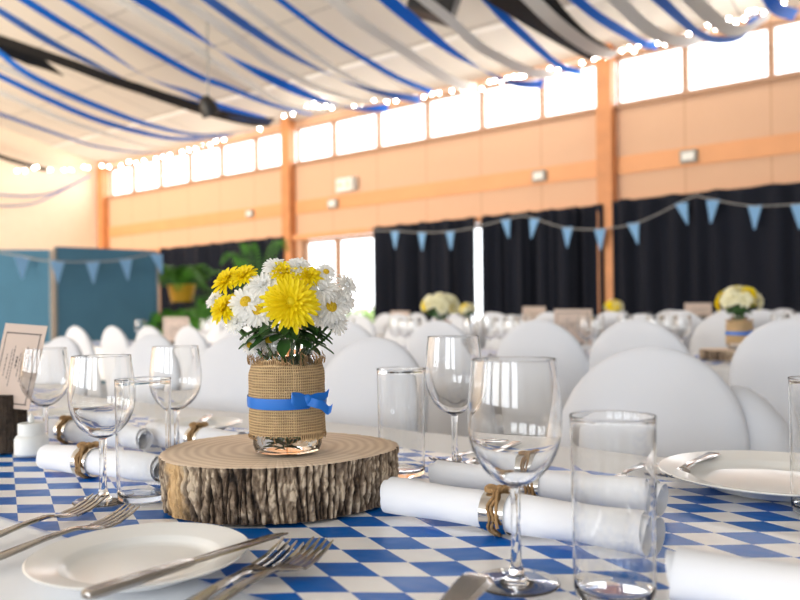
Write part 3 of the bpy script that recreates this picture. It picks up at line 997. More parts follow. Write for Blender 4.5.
# glasses on the second and third tables, a wine glass pair at each seat
gA = 'wine glasses on the second table'
k = 0
for px, y in ((140, 3.7), (405, 3.75), (414, 3.6), (396, 3.9), (490, 3.6), (500, 3.75), (511, 3.62), (586, 3.7), (596, 3.95), (470, 4.0), (625, 4.05), (655, 3.8), (668, 4.0), (682, 3.85), (780, 4.1), (348, 3.7), (230, 3.8), (205, 4.0), (520, 4.1), (440, 4.1)):
    d = (PY_(px, 330, y) - CAM).dot(FW)
    wine(px, d, 'clear wine glass on the second table', 1.05, gA)
gB = 'wine glasses on the third table'
for px in (470, 500, 530, 585, 625, 648, 672, 700, 770, 790):
    y = 6.6 + random.uniform(-.1, .4)
    d = (PY_(px, 318, y) - CAM).dot(FW)
    wine(px, d, 'clear wine glass on the third table', 1.05, gB)


# ------------------------------------------------------------------ wood slice
def slab_mesh(rx, ry, h, seg, lev, amp, seed):
    """bark side (with a height attribute) and sawn top"""
    b = bmesh.new()
    lay = b.verts.layers.float.new('height'); lay2 = b.verts.layers.float.new('bare')
    rows = []
    for j in range(lev + 1):
        z = h * j / lev
        row = []
        for i in range(seg):
            a = 2 * PI * i / seg
            base = 1 + .03 * math.sin(2 * a + seed) + .02 * math.sin(3 * a + 1.3 * seed) + .012 * math.sin(5 * a + seed)
            q = Vector((math.cos(a) * 9, math.sin(a) * 9, z * 14 + seed))
            warp = noise.noise(Vector((math.cos(a) * 3, math.sin(a) * 3, z * 8))) * .9
            r1 = abs(noise.noise(Vector((math.cos(a + .07 * warp) * 20, math.sin(a + .07 * warp) * 20, z * 10 + seed))))
            r2 = abs(noise.noise(q * 2.3))
            r3 = abs(noise.noise(Vector((math.cos(a) * 24, math.sin(a) * 24, z * 75 + seed * 3))))
            hgt = min(1, r1 * 4.2) * .55 + min(1, r2 * 3.2) * .25 + min(1, r3 * 4) * .2
            edge = 1 - .5 * (abs(j / lev - .5) * 2) ** 8
            rr = base - amp * (1 - hgt) * edge + (-.03 * (1 - j / lev) ** 3)
            v = b.verts.new((rx * rr * math.cos(a), ry * rr * math.sin(a), z)); v[lay] = hgt
            if seed == 1.0: v[lay2] = max(0, min(1, (.13 - abs(a - 3.93 + .05 * noise.noise(Vector((z * 60, a * 9, 2))))) * 16 + .8 * noise.noise(Vector((a * 30, z * 50, 5)))))
            row.append(v)
        rows.append(row)
    for r_, s_ in zip(rows, rows[1:]):
        for i in range(seg):
            b.faces.new((r_[i], r_[(i + 1) % seg], s_[(i + 1) % seg], s_[i]))
    b.faces.new(rows[0][::-1])
    tops = [(v.co.x, v.co.y) for v in rows[-1]]
    return b, tops


def wood_slice(loc, rx, ry, h, label, seg=420, lev=22, rz=0, seed=1.0):
    t = empty('wood_slice', loc, rz, label, 'wood slice')
    b, tops = slab_mesh(rx, ry, h, seg, lev, .07, seed)
    obj('bark', b, M['bark'], t)
    b = bmesh.new()
    rr = [[(x, y, h + .0002) for x, y in tops], [(x * .985, y * .985, h + .0015) for x, y in tops], [(x * .5, y * .5, h + .001) for x, y in tops]]
    loft(b, rr, False); b.verts.ensure_lookup_table(); n_ = len(tops)
    b.faces.new([b.verts[2 * n_ + i] for i in range(n_)])
    bmesh.ops.recalc_face_normals(b, faces=b.faces[:])
    obj('sawn_top', b, M['wood_top'], t)
    return t


SL = LD((276.5 - 400) / F_PX * 1.03, 1.03)
YAW = math.atan2(R0.y, R0.x)
wood_slice((SL.x, SL.y, TZ + .0015), .151, .139, .0655, 'thick round wood slice with furrowed bark under the burlap jar', 760, 40, rz=YAW)


# ------------------------------------------------------------------ jar
def make_jar(detail=True):
    t = empty('flower_jar', (0, 0, 0), 0, 'jar', 'vase')
    out = [(0, .0008), (.034, .0008), (.0425, .004), (.0455, .012), (.0455, .095), (.043, .108), (.036, .117), (.0335, .120), (.0345, .123), (.0335, .127), (.0345, .131), (.0335, .136)]
    inn = [(.0310, .136), (.0312, .119), (.0405, .107), (.0425, .095), (.0425, .013), (.038, .0065), (0, .006)]
    obj('glass_jar', lathe(bmesh.new(), out + inn, 48), M['glass'], t)
    # burlap wrap with frayed edges
    b = bmesh.new(); uvl = b.loops.layers.uv.new('UVMap')
    seg, lev = 220, 26
    rows = []
    for j in range(lev + 1):
        z0, z1 = .0265, .112
        z = z0 + (z1 - z0) * j / lev
        row = []
        for i in range(seg + 1):
            a = 2 * PI * i / seg
            r = .0502 + .0012 * noise.noise(Vector((math.cos(a) * 4, math.sin(a) * 4, z * 60)))
            if 5.04 < a < 5.95: r += .0016
            zz = z
            if j == lev: zz += .006 * abs(noise.noise(Vector((a * 14, 0, 3)))) + .004 * math.sin(3 * a + 1)
            if j == 0: zz -= .010 * max(0, noise.noise(Vector((a * 22, 4, 3)))) + (.006 if 5.2 < a < 6.0 else 0)
            r -= .0045 * max(0, (j / lev - .86) / .14)
            row.append(b.verts.new((r * math.cos(a), r * math.sin(a), zz)))
        rows.append(row)
    for j in range(lev):
        for i in range(seg):
            f = b.faces.new((rows[j][i], rows[j][i + 1], rows[j + 1][i + 1], rows[j + 1][i]))
            for lp, (u_, v_) in zip(f.loops, ((i, j), (i + 1, j), (i + 1, j + 1), (i, j + 1))): lp[uvl].uv = (u_ / seg, v_ / lev)
    wrap = obj('burlap_wrap', b, M['burlap'], t)
    if detail:   # loose threads at both edges
        b = bmesh.new(); rn = random.Random(3)
        for _ in range(150):
            a = rn.uniform(0, 2 * PI); r = .0503
            up_ = rn.random() < .55
            z = .112 if up_ else .0275
            l = rn.uniform(.004, .013) * (1 if up_ else -1)
            p = [(r * math.cos(a), r * math.sin(a), z - .002), ((r + .001) * math.cos(a + rn.uniform(-.03, .03)), (r + .001) * math.sin(a), z + l * .6), ((r - .003 + rn.uniform(-.002, .004)) * math.cos(a + rn.uniform(-.08, .08)), (r) * math.sin(a + rn.uniform(-.06, .06)), z + l)]
            tube(b, p, .0005, 4)
        obj('frayed_edge', b, M['twine'], wrap)
    b = bmesh.new()
    rows = []
    for i in range(97):
        a = 2 * PI * i / 96
        zc = .066 + .0015 * math.sin(a)
        rows.append([(.0520 * math.cos(a), .0520 * math.sin(a), zc - .0065), (.0526 * math.cos(a), .0526 * math.sin(a), zc), (.0520 * math.cos(a), .0520 * math.sin(a), zc + .0065)])
    loft(b, rows, False, False)
    rib = obj('ribbon', b, M['ribbon'], t)
    return t, rib


jar, rib = make_jar()
JL = LD((286 - 400) / F_PX * .99, .99, TZ + .0685)
jar.location = JL; jar.rotation_euler = (0, 0, YAW); jar.scale = (.955, .955, 1.03)
retag(jar, 'glass jar wrapped in burlap with a blue ribbon bow, on the large wood slice')
# bow: loop, knot and two tails on the side facing the camera, right of centre (local x = sideways, -y = towards the camera)
def strip(pts, w_, wdir, n=8):
    pts = spline(pts, n); rows = []
    for i, p in enumerate(pts):
        rows.append([p - Vector(wdir) * w_ / 2, p, p + Vector(wdir) * w_ / 2])
    b = bmesh.new(); loft(b, rows, False, False); return b
b = strip([(.018, -.0535, .070), (.008, -.057, .0735), (.000, -.062, .074), (.003, -.064, .069), (.012, -.060, .0675), (.020, -.0555, .069)], .011, (0.1, .25, .96))
solid(b, .0006); bow = obj('bow_loop', b, M['ribbon'], rib)
b = bmesh.new(); bmesh.ops.create_uvsphere(b, u_segments=14, v_segments=10, radius=.0062); bmesh.ops.scale(b, vec=(1, .7, 1.1), verts=b.verts)
obj('knot', b, M['ribbon'], rib, loc=(.021, -.0545, .0695))
b = strip([(.021, -.056, .068), (.030, -.062, .0655), (.038, -.061, .063), (.046, -.058, .0565), (.051, -.058, .059)], .0105, (.25, .2, .94))
solid(b, .0006); obj('ribbon_tail', b, M['ribbon'], rib)
b = strip([(.023, -.055, .070), (.032, -.054, .0725), (.042, -.050, .0725), (.048, -.049, .0765)], .0105, (.15, -.3, .94))
solid(b, .0006); obj('ribbon_tail', b, M['ribbon'], rib)
for ch in rib.children: ch.rotation_euler = (0, 0, .24); ch.location = Matrix.Rotation(.24, 3, 'Z') @ ch.location
# water
b = bmesh.new(); lathe(b, [(0, .0064), (.0378, .0068), (.0423, .0134), (.0423, .055), (0, .055)], 40)
tag(obj('water', b, M['water'], loc=JL), 'clear water standing in the burlap jar', 'water', kind='stuff').scale = (.955, .955, 1.03)


# ------------------------------------------------------------------ flowers
def petals_mesh(R, layers, cup, width, seed, curl=.25):
    """petals around +Z; layers = [(count, inner, outer, elevation)]"""
    rn = random.Random(seed)
    b = bmesh.new()
    for cnt, r0, r1, el in layers:
        for k in range(cnt):
            a = 2 * PI * (k + rn.uniform(-.25, .25)) / cnt
            L = (r1 - r0) * R * rn.uniform(.86, 1.08)
            e = el + rn.uniform(-.12, .12)
            wd = width * R * rn.uniform(.85, 1.15)
            d = Vector((math.cos(a), math.sin(a), 0)); s = Vector((-math.sin(a), math.cos(a), 0))
            rows = []
            for t, ww in ((0, .45), (.3, .85), (.65, 1.0), (.88, .8), (1.0, .25)):
                ang = e - curl * t
                p = d * (r0 * R + L * t * math.cos(e - curl * t * .5)) + Vector((0, 0, L * t * math.sin(e - curl * t * .5)))
                nrm = -d * math.sin(ang) + Vector((0, 0, 1)) * math.cos(ang)
                rows.append([p - s * wd * ww / 2 + nrm * wd * .18 * ww, p, p + s * wd * ww / 2 + nrm * wd * .18 * ww])
            loft(b, rows, False, False)
    return b


def flower(p, nrm, R, kind, label, group, root, seed):
    nrm = nrm.normalized()
    t = empty('chrysanthemum', p, 0, label, 'flower', group)
    t.rotation_mode = 'QUATERNION'; t.rotation_quaternion = nrm.to_track_quat('Z', 'Y')
    if kind == 'big':
        lay = [(26, .12, 1.0, .02), (24, .1, .92, .25), (20, .08, .78, .5), (16, .05, .6, .8), (10, .02, .42, 1.1), (6, 0, .25, 1.35)]
        obj('petals', petals_mesh(R, lay, 0, .17, seed), M['yellow'], t)
    elif kind == 'yellow':
        lay = [(18, .12, 1.0, .1), (16, .1, .85, .4), (12, .06, .65, .8), (8, .0, .42, 1.15)]
        obj('petals', petals_mesh(R, lay, 0, .24, seed), M['yellow'], t)
    else:
        lay = [(20, .2, 1.0, .05), (18, .2, .9, .25), (12, .18, .65, .55)] + ([(10, .05, .45, 1.0), (6, 0, .3, 1.3)] if kind == 'full' else [])
        obj('petals', petals_mesh(R, lay, 0, .20, seed), M['white_petal'], t)
        if kind == 'daisy':
            b = bmesh.new(); bmesh.ops.create_uvsphere(b, u_segments=16, v_segments=10, radius=.30 * R); bmesh.ops.scale(b, vec=(1, 1, .55), verts=b.verts)
            obj('flower_centre', b, M['flower_eye'], t, loc=(0, 0, .06 * R))
    if kind != 'daisy':
        b = bmesh.new(); bmesh.ops.create_uvsphere(b, u_segments=14, v_segments=8, radius=.2 * R); bmesh.ops.scale(b, vec=(1, 1, .8), verts=b.verts)
        obj('flower_centre', b, M['white_petal' if kind == 'full' else 'yellow'], t, loc=(0, 0, .1 * R))
    # stem down into the jar
    mw = Matrix.Translation(p) @ nrm.to_track_quat('Z', 'Y').to_matrix().to_4x4()
    inv = mw.inverted()
    mid = root + Vector((0, 0, .075)); mid = mid + (p - mid) * .0 + Vector(((p.x - root.x), (p.y - root.y), 0)) * .22
    pts = spline([p - nrm * .0, p - nrm * .02 + Vector((0, 0, -.012)), mid + Vector((0, 0, .012)), mid + Vector((0, 0, -.02)), root], 5)
    b = bmesh.new(); tube(b, [inv @ q for q in pts], .0017, 6); obj('stem', b, M['stem'], t)
    return t


BC = PD(283, 312, 1.025)     # middle of the bouquet
heads = [  # px, py, radius px, kind, label
    (291, 303, 31, 'big', 'largest yellow chrysanthemum at the front of the jar bouquet'),
    (227, 281, 19, 'yellow', 'yellow chrysanthemum at the upper left side of the jar bouquet'),
    (224, 308, 19, 'yellow', 'yellow chrysanthemum at the lower left side of the jar bouquet'),
    (243, 276, 16, 'yellow', 'yellow chrysanthemum on top of the jar bouquet near its left side'),
    (284, 272, 16, 'yellow', 'yellow chrysanthemum directly above the largest yellow one'),
    (309, 276, 15, 'yellow', 'yellow chrysanthemum above and right of the largest yellow one'),
    (246, 302, 20, 'daisy', 'white daisy with yellow centre left of the largest yellow flower, rear of two'),
    (258, 310, 20, 'daisy', 'white daisy with yellow centre touching the left of the largest yellow flower'),
    (331, 307, 20, 'daisy', 'white daisy with yellow centre right of the largest yellow flower'),
    (321, 288, 20, 'full', 'full white chrysanthemum above the right hand daisy'),
    (343, 300, 16, 'full', 'full white chrysanthemum at the far right edge of the jar bouquet'),
    (262, 285, 18, 'full', 'full white chrysanthemum above the left hand daisies'),
    (269, 340, 13, 'daisy', 'small white daisy hanging over the jar rim, larger of two'),
    (250, 345, 11, 'daisy', 'small white daisy hanging over the jar rim, lower of two'),
    (298, 266, 14, 'full', 'white chrysanthemum at the very top of the jar bouquet'),
    (275, 267, 14, 'full', 'white chrysanthemum at the top of the jar bouquet, left of the topmost'),
    (326, 272, 11, 'daisy', 'pale daisy at the upper right of the jar bouquet'),
    (320, 316, 14, 'full', 'white chrysanthemum low at the right of the jar bouquet'),
    (214, 299, 12, 'full', 'white chrysanthemum peeping out at the left edge of the jar bouquet'),
    (347, 285, 14, 'full', 'white chrysanthemum at the upper right edge of the jar bouquet'),
    (336, 322, 14, 'full', 'white chrysanthemum lowest at the right of the jar bouquet'),
    (236, 322, 13, 'full', 'white chrysanthemum lowest at the left of the jar bouquet'),
    (275, 288, 15, 'full', 'white chrysanthemum half hidden behind the largest yellow one'),
]
for i, (px, py, R, kind, lb) in enumerate(heads):
    rx, ry = (px - 282) / 75, (312 - py) / 62
    k = max(0.0, 1 - rx * rx * .9 - ry * ry * .75)
    dep = 1.025 - .075 * math.sqrt(k) - (.012 if kind == 'big' else 0)
    if py > 330: dep = 0.975
    p = PD(px, py, dep)
    nrm = (p - (BC + Vector((0, 0, -.05)))).normalized() + (-FW) * (.75 if kind in ('big', 'daisy') else .35)
    if py > 330: nrm = -FW + Vector((0, 0, -.15)) + R0 * (-.3 if px < 260 else 0)
    root = JL + Vector((random.uniform(-.02, .02), random.uniform(-.02, .02), .02))
    flower(p, nrm, R * dep / F_PX, kind, lb, None, root, i + 3)
# leaves
def leaf(p, d, L, wd, label, group):
    d = d.normalized(); s, u = frame_of(d)
    b = bmesh.new(); rows = []
    for t, ww in ((0, .15), (.2, .7), (.45, 1), (.7, .8), (.9, .4), (1, .05)):
        lob = 1 + .25 * math.sin(t * 22)
        q = d * L * t - Vector((0, 0, L * .35 * t * t))
        rows.append([q - s * wd * ww * lob / 2 + u * .1 * wd, q, q + s * wd * ww * lob / 2 + u * .1 * wd])
    loft(b, rows, False, False)
    return tag(obj('leaf', b, M['leaf'], loc=p), label, 'leaf', group)
rn = random.Random(11)
for i in range(64):
    a = rn.uniform(0, 2 * PI)
    d = Vector((math.cos(a), math.sin(a), rn.uniform(-.3, .3)))
    p = JL + Vector((math.cos(a) * .02, math.sin(a) * .02, rn.uniform(.140, .172)))
    leaf(p, d, rn.uniform(.028, .044), rn.uniform(.012, .020), 'dark green chrysanthemum leaf among the stems above the jar rim', 'leaves in the jar bouquet')
for i, (u_, v_) in enumerate(((-.024, -.027), (-.014, -.033), (-.004, -.035), (.006, -.034), (.015, -.031), (-.02, -.03))):
    q = JL + R0 * u_ + FW * v_ + Vector((0, 0, .012 + .005 * (i % 2)))
    leaf(q, R0 * (1 if u_ < 0 else -1) + Vector((0, 0, .25)), .026, .016, 'green leaf in the water at the bottom of the burlap jar', 'leaves in the jar water')
for i in range(6):
    a = rn.uniform(0, 2 * PI)
    d = Vector((math.cos(a), math.sin(a), rn.uniform(.1, .9)))
    leaf(JL + Vector((math.cos(a) * .006, math.sin(a) * .006, rn.uniform(.009, .025))), d, .027, .014, 'green leaf in the water at the bottom of the burlap jar', 'leaves in the jar water')


# far bouquets -------------------------------------------------------
def far_jar(px, base_py, d, size, label_j, label_b, yell, spread, slice_label=None, ribbon=True):
    z = TZ
    lat = (px - 400) / F_PX * d
    if slice_label:
        q = LD(lat - .03, d, TZ); wood_slice((q.x, q.y, TZ + .001), .13 * size, .12 * size, .045, slice_label, 120, 8, 0, 2.0 + px * .01); z = TZ + .0475
    c = copy_tree(jar)
    c.location = LD(lat, d, z); c.scale = (size,) * 3
    retag(c, label_j)
    top = c.location + Vector((0, 0, .17 * size))
    t = empty('bouquet', top, 0, label_b, 'bouquet')
    rn = random.Random(px)
    hd = []
    for i in range(26):
        u = Vector((rn.gauss(0, 1), rn.gauss(0, 1), abs(rn.gauss(0, .8)) - .15)).normalized()
        hd.append(u)
    for i, u in enumerate(hd):
        R = .033 * size * rn.uniform(.85, 1.2)
        p = Vector((u.x * spread, u.y * spread, u.z * spread * .75 + .02))
        m = M['yellow'] if rn.random() < yell else M['cream_petal']
        b = petals_mesh(R, [(12, .1, 1, .1), (10, .08, .8, .5), (7, 0, .55, 1.0)], 0, .34, i)
        bmesh.ops.transform(b, matrix=Matrix.Translation(p) @ u.to_track_quat('Z', 'Y').to_matrix().to_4x4(), verts=b.verts)
        obj('blossom', b, m, t)
    b = bmesh.new(); leaf_blob(b, (0, 0, .0), (spread * .8, spread * .8, spread * .55), 160, .02, px); obj('foliage', b, M['leaf'], t)
    b = bmesh.new()
    for i in range(7):
        a = i * .9; tube(b, [(math.cos(a) * .02, math.sin(a) * .02, .03), (math.cos(a) * .015, math.sin(a) * .015, -.08 * size)], .002, 5)
    obj('stems', b, M['stem'], t)


far_jar(739, 346, 3.7, 1.18, 'burlap jar with blue ribbon on a wood slice at the second table', 'yellow and cream bouquet in front of the widest navy curtain', .3, .088, 'thin wood slice under the jar on the second table')
far_jar(440, 330, 4.3, 1.2, 'burlap jar on the second table below the narrower navy curtain', 'cream bouquet in front of the narrower navy curtain', .1, .092, 'wood slice under the jar below the narrower navy curtain')
far_jar(614, 318, 7.3, 1.15, 'burlap jar on the third table below the middle orange post', 'small yellow and cream bouquet below the middle orange post', .35, .075, 'wood slice on the third table below the orange post')
far_jar(467, 318, 7.4, 1.1, 'burlap jar on the third table beside the bright gap', 'small pale bouquet beside the bright gap between the curtains', .1, .075, 'wood slice on the third table beside the bright gap')


# ------------------------------------------------------------------ menu cards
def card_holder(corners, block_lo, block_sz, label, rz, text=True, far=False):
    """corners: TL, TR, BR, BL world points"""
    o = empty('menu_card', (corners[2] + corners[3]) / 2, 0, label, 'card')
    inv = Matrix.Translation(-o.location)
    TL, TR, BR, BL = corners
    nr = (TR - TL).cross(BL - TL).normalized()
    if nr.dot(CAM - TL) < 0: nr = -nr
    b = bmesh.new(); b.faces.new([b.verts.new(p) for p in (TL, TR, BR, BL)])
    solid(b, .0012)
    c = obj('card_sheet', b, M['card'], o, False); c.matrix_parent_inverse = inv
    def uvp(u, v): return TL + (TR - TL) * u + (BL - TL) * v + nr * .0016
    def bar(b, u0, v0, u1, v1): b.faces.new([b.verts.new(p) for p in (uvp(u0, v0), uvp(u1, v0), uvp(u1, v1), uvp(u0, v1))])
    b = bmesh.new()
    for x in ((.08, .10, .92, .115), (.08, .935, .92, .95), (.08, .10, .095, .95), (.88, .10, .90, .95)): bar(b, *x)
    c = obj('printed_border', b, M['ink'], o, False); c.matrix_parent_inverse = inv
    # sideways lines of print
    b = bmesh.new(); rn = random.Random(5)
    for u, v0, v1, wd in ((.74, .36, .52, .05), (.66, .26, .72, .018), (.60, .30, .68, .018), (.52, .34, .62, .018), (.44, .38, .52, .04), (.36, .26, .74, .018), (.30, .30, .66, .018), (.20, .36, .62, .018)):
        v = v0
        while v < v1:
            l = rn.uniform(.015, .045); bar(b, u, v, u + wd, min(v1, v + l)); v += l + .012
    c = obj('print', b, M['ink'], o, False); c.matrix_parent_inverse = inv
    return o


def bark_block(loc, sx, sy, sz, rz, label):
    b, tops = slab_mesh(sx, sy, sz, 120, 10, .1, 3.3)
    t = empty('wood_block', loc, rz, label, 'wood block')
    obj('bark', b, M['bark_dark'], t)
    b = bmesh.new(); b.faces.new([b.verts.new((x, y, sz + .0003)) for x, y in tops]); obj('sawn_top', b, M['bark_dark'], t)


d = 1.40
TLc, TRc, BRc = PD(6, 323, d + .0), PD(48, 326, d - .02), PD(29, 410, d - .0)
card_holder((TLc, TRc, BRc, TLc + BRc - TRc), None, None, 'cream printed card leaning in the dark wood block at the picture edge', 0)
q = LD((2 - 400) / F_PX * 1.43, 1.43)
bark_block((q.x, q.y, TZ + .0015), .042, .04, .103, 0, 'dark bark block holding the printed card at the picture edge')
for px, py, wpx, hpx, yrow, lb in ((573, 327, 38, 36, 3.95, 'brown menu card on the second table, left of the middle orange post'), (534, 314, 23, 15, 6.7, 'small menu card on the third table below the navy curtain'),
                                   (400, 317, 19, 12, 6.7, 'small menu card on the third table left of the cream bouquet'), (698, 310, 27, 14, 6.8, 'small menu card on the third table left of the yellow and cream bouquet'),
                                   (176, 330, 26, 26, 3.9, 'menu card on the second table below the yellow plant pot')):
    dd = (PY_(px, py, yrow) - CAM).dot(FW)
    cs = [PD(px + sx * wpx / 2, py + sy * hpx / 2, dd) for sx, sy in ((-1, -1), (1, -1), (1, 1), (-1, 1))]
    card_holder(cs, None, None, lb, 0)
    m_ = (cs[2] + cs[3]) / 2
    hh = m_.z - TZ + .01
    if hh > .012:
        bark_block((m_.x, m_.y, TZ + .001), .05, .035, hh, YAW, 'wood block under the ' + lb.replace(' menu', '').replace('on the second', 'on second').replace('on the third', 'on third').replace('and cream ', ''))

# ------------------------------------------------------------------ plates
def make_plate():
    t = tag(obj('plate', lathe(bmesh.new(), [(0, .003), (.052, .003), (.056, .0005), (.060, .003), (.072, .0115), (.0985, .0175), (.1, .0190), (.0985, .0200), (.074, .0142), (.071, .0132), (.0675, .0095), (.063, .0072), (.058, .0064), (0, .0060)], 64), M['china']), 'plate', 'plate')
    return t
pl = make_plate(); pf = [True]
def plate(px, d, r, label, lat=None):
    c = pl if pf[0] else pl.copy()
    if not pf[0]: col.objects.link(c)
    pf[0] = False
    c.location = LD((px - 400) / F_PX * d, d, TZ + .0012); c.scale = (r / .1, r / .1, 1.0 if r < .12 else 1.2)
    retag(c, label); return c
plate(138, .742, .102, 'white side plate in the near left corner with a knife across it')
plate(772, 1.055, .150, 'white dinner plate on the right beside the cutlery')
plate(193, 1.62, .098, 'white side plate at the far table edge, left of the burlap jar')
plate(70, 1.85, .1, 'white side plate at the far table edge behind the small white candle')


# ------------------------------------------------------------------ cutlery (along +Y, head at +Y end, origin at the tail)
def bar_loft(b, secs):
    """secs: (y, half width, z, half thickness, x offset)"""
    loft(b, [[(xo + hw * a, y, z + ht * c) for a, c in ((-1, 0), (-.75, -1), (.75, -1), (1, 0), (.75, 1), (-.75, 1))] for y, hw, z, ht, xo in secs])
    return b
def make_fork():
    t = empty('fork', (0, 0, 0), 0, 'fork', 'fork')
    b = bmesh.new()
    bar_loft(b, [(0, .007, .003, .0012, 0), (.004, .0105, .003, .0015, 0), (.03, .0095, .004, .0017, 0), (.08, .0048, .009, .002, 0), (.112, .0036, .0105, .0020, 0), (.123, .0050, .0095, .0016, 0)])
    obj('handle', b, M['steel'], t)
    b = bmesh.new()
    bar_loft(b, [(.121, .0050, .0095, .0014, 0), (.128, .0115, .008, .0013, 0), (.137, .0142, .006, .0012, 0), (.148, .0146, .005, .0012, 0)])
    for k in range(4):
        x = (k - 1.5) * .0079
        bar_loft(b, [(.147, .0033, .0050, .0014, x), (.165, .0031, .0072, .0014, x), (.182, .0026, .0125, .0011, x), (.195, .0009, .0185, .0007, x)])
    obj('tines', b, M['steel'], t)
    return t
def make_knife():
    t = empty('table_knife', (0, 0, 0), 0, 'knife', 'knife')
    b = bmesh.new()
    bar_loft(b, [(0, .0022, .004, .0016, 0), (.0012, .0048, .004, .0024, 0), (.0035, .0070, .004, .003, 0), (.008, .0085, .004, .0034, 0), (.016, .0088, .004, .0035, 0), (.05, .0078, .004, .0034, 0), (.095, .0055, .004, .003, 0), (.102, .0055, .004, .0022, 0)])
    obj('handle', b, M['steel'], t)
    b = bmesh.new()
    bar_loft(b, [(.101, .0055, .004, .0014, 0), (.115, .0085, .004, .0010, 0), (.16, .0092, .004, .0009, 0), (.195, .0085, .004, .0008, .0005), (.208, .005, .004, .0006, .003), (.212, .0015, .004, .0004, .004)])
    obj('blade', b, M['steel'], t)
    return t


fk, kn = make_fork(), make_knife(); ff = {'f': True, 'k': True}
def lay(which, tail, tip, label, roll=0.0):
    src = fk if which == 'f' else kn
    c = src if ff[which] else copy_tree(src)
    ff[which] = False
    tail, tip = Vector(tail), Vector(tip)
    y = (tip - tail).normalized(); x = y.cross(Vector((0, 0, 1))).normalized(); z = x.cross(y)
    c.rotation_mode = 'QUATERNION'
    c.rotation_quaternion = Matrix(((x.x, y.x, z.x), (x.y, y.y, z.y), (x.z, y.z, z.z))).to_quaternion() @ Matrix.Rotation(roll, 3, 'Y').to_quaternion()
    c.location = tail
    retag(c, label)
    return c


def LDz(lat, d, z): return LD(lat, d, TZ + z)
lay('f', LDz(-.462, .803, .002), LDz(-.380, .980, .002), 'steel fork left of the near plate, farther from it')
lay('f', LDz(-.418, .752, .002), LDz(-.318, .920, .003), 'steel fork left of the near plate, touching its rim side')
lay('f', LDz(-.196, .599, .002), LDz(-.110, .774, .002), 'steel fork right of the near plate, nearer to the plate', .1)
lay('f', LDz(-.177, .603, .0035), LDz(-.079, .771, .0035), 'steel fork right of the near plate, with its tines fully in view')
lay('k', LDz(-.252, .612, .0215), LDz(-.115, .778, .0235), 'steel table knife lying across the near side plate')
c = lay('k', LDz(.063, .640, .024), LDz(-.03, .45, .010), 'rounded steel handle end at the bottom edge of the picture'); c.scale = (1.7, 1, 1)
lay('f', LDz(.155, 1.36, .002), LDz(.055, 1.20, .002), 'steel fork behind the napkin rolls by the second wine glass')
lay('f', LDz(.175, 1.34, .002), LDz(.085, 1.175, .002), 'steel fork behind the napkin rolls, beside the other fork')
lay('k', LDz(.197, 1.31, .002), LDz(.11, 1.13, .002), 'steel knife behind the napkin rolls by the second wine glass')
lay('f', LDz(.39, 1.20, .003), LDz(.275, 1.05, .002), 'steel fork seen through the tall tumbler')
lay('f', LDz(.475, 1.185, .022), LDz(.345, 1.035, .006), 'steel fork resting on the rim of the dinner plate')
lay('k', LDz(-.40, 1.50, .021), LDz(-.42, 1.70, .022), 'steel knife lying across the rear side plate')
lay('f', LDz(-.27, 1.50, .002), LDz(-.37, 1.34, .002), 'steel fork behind the wood slice, left of the burlap jar')
lay('f', LDz(-.24, 1.46, .002), LDz(-.34, 1.30, .002), 'steel fork behind the wood slice, nearest to the slice')


# ------------------------------------------------------------------ napkin rolls
def napkin_roll(la, lb_, r, ring_t, label, bow=True, seed=1):
    A, B = LD(*la), LD(*lb_)
    ax = (B - A); L = ax.length; ax.normalize()
    o = empty('napkin_roll', (A.x, A.y, TZ + .0012), math.atan2(ax.y, ax.x), label, 'napkin')
    rn = random.Random(seed)
    # local: x along the roll, axis at z = r ; spiral section
    b = bmesh.new(); rows = []
    nx, na = 26, 96
    turns = 2.2
    for i in range(nx + 1):
        x = L * i / nx
        row = []
        rr0 = r * (1 + .05 * math.sin(i * .5 + seed)) * (.93 if abs(x / L - ring_t) < .06 else 1.0)
        for k in range(na + 1):
            t = k / na
            a = 2 * PI * turns * (1 - t) + .8 + .06 * math.sin(i * .4)
            rr = rr0 * (.55 + .45 * t)
            xx = x + (.006 * math.sin(a * .7) if i in (0, nx) else 0) * (1 if i == 0 else -1)
            row.append((xx, rr * math.cos(a), r + rr * math.sin(a)))
        rows.append(row)
    loft(b, rows, False, False)
    solid(b, .0008)
    obj('paper_napkin', b, M['paper'], o)
    # ring band
    xc = L * ring_t; R = r * 1.06
    b = bmesh.new()
    prof = [(-.015, 0), (-.0148, .0008), (.0148, .0008), (.015, 0), (.0148, -.0004), (-.0148, -.0004)]
    rows = [[(xc + px, (R + dr) * math.cos(2 * PI * i / 48), r + (R + dr) * math.sin(2 * PI * i / 48)) for px, dr in prof] for i in range(49)]
    loft(b, rows, False); obj('napkin_ring', b, M['ring'], o)
    # twine loops and bow
    b = bmesh.new()
    for dx in (-.002, .0025):
        tube(b, [(xc + dx + .002 * math.sin(i), (R + .0022) * math.cos(2 * PI * i / 40), r + (R + .0022) * math.sin(2 * PI * i / 40)) for i in range(41)], .0016, 6, False)
    tw = obj('twine', b, M['twine'], o)
    b = bmesh.new(); zt = r + R + .003
    tube(b, spline([(xc, 0, zt), (xc - .008, -.006, zt + .003), (xc - .011, -.010, zt), (xc - .004, -.008, zt - .001), (xc, 0, zt), (xc + .008, .006, zt + .003), (xc + .012, .008, zt + .001), (xc + .005, .008, zt), (xc, 0, zt + .001)], 6), .0030, 6)
    tube(b, spline([(xc, 0, zt), (xc + .004, -.014, zt - .002), (xc + .008, -R - .002, r), (xc + .010, -R - .003, r * .5)], 6), .0018, 6)
    bmesh.ops.create_uvsphere(b, u_segments=10, v_segments=8, radius=.0048, matrix=Matrix.Translation((xc, 0, zt)))
    obj('bow', b, M['twine'], tw)
    return o


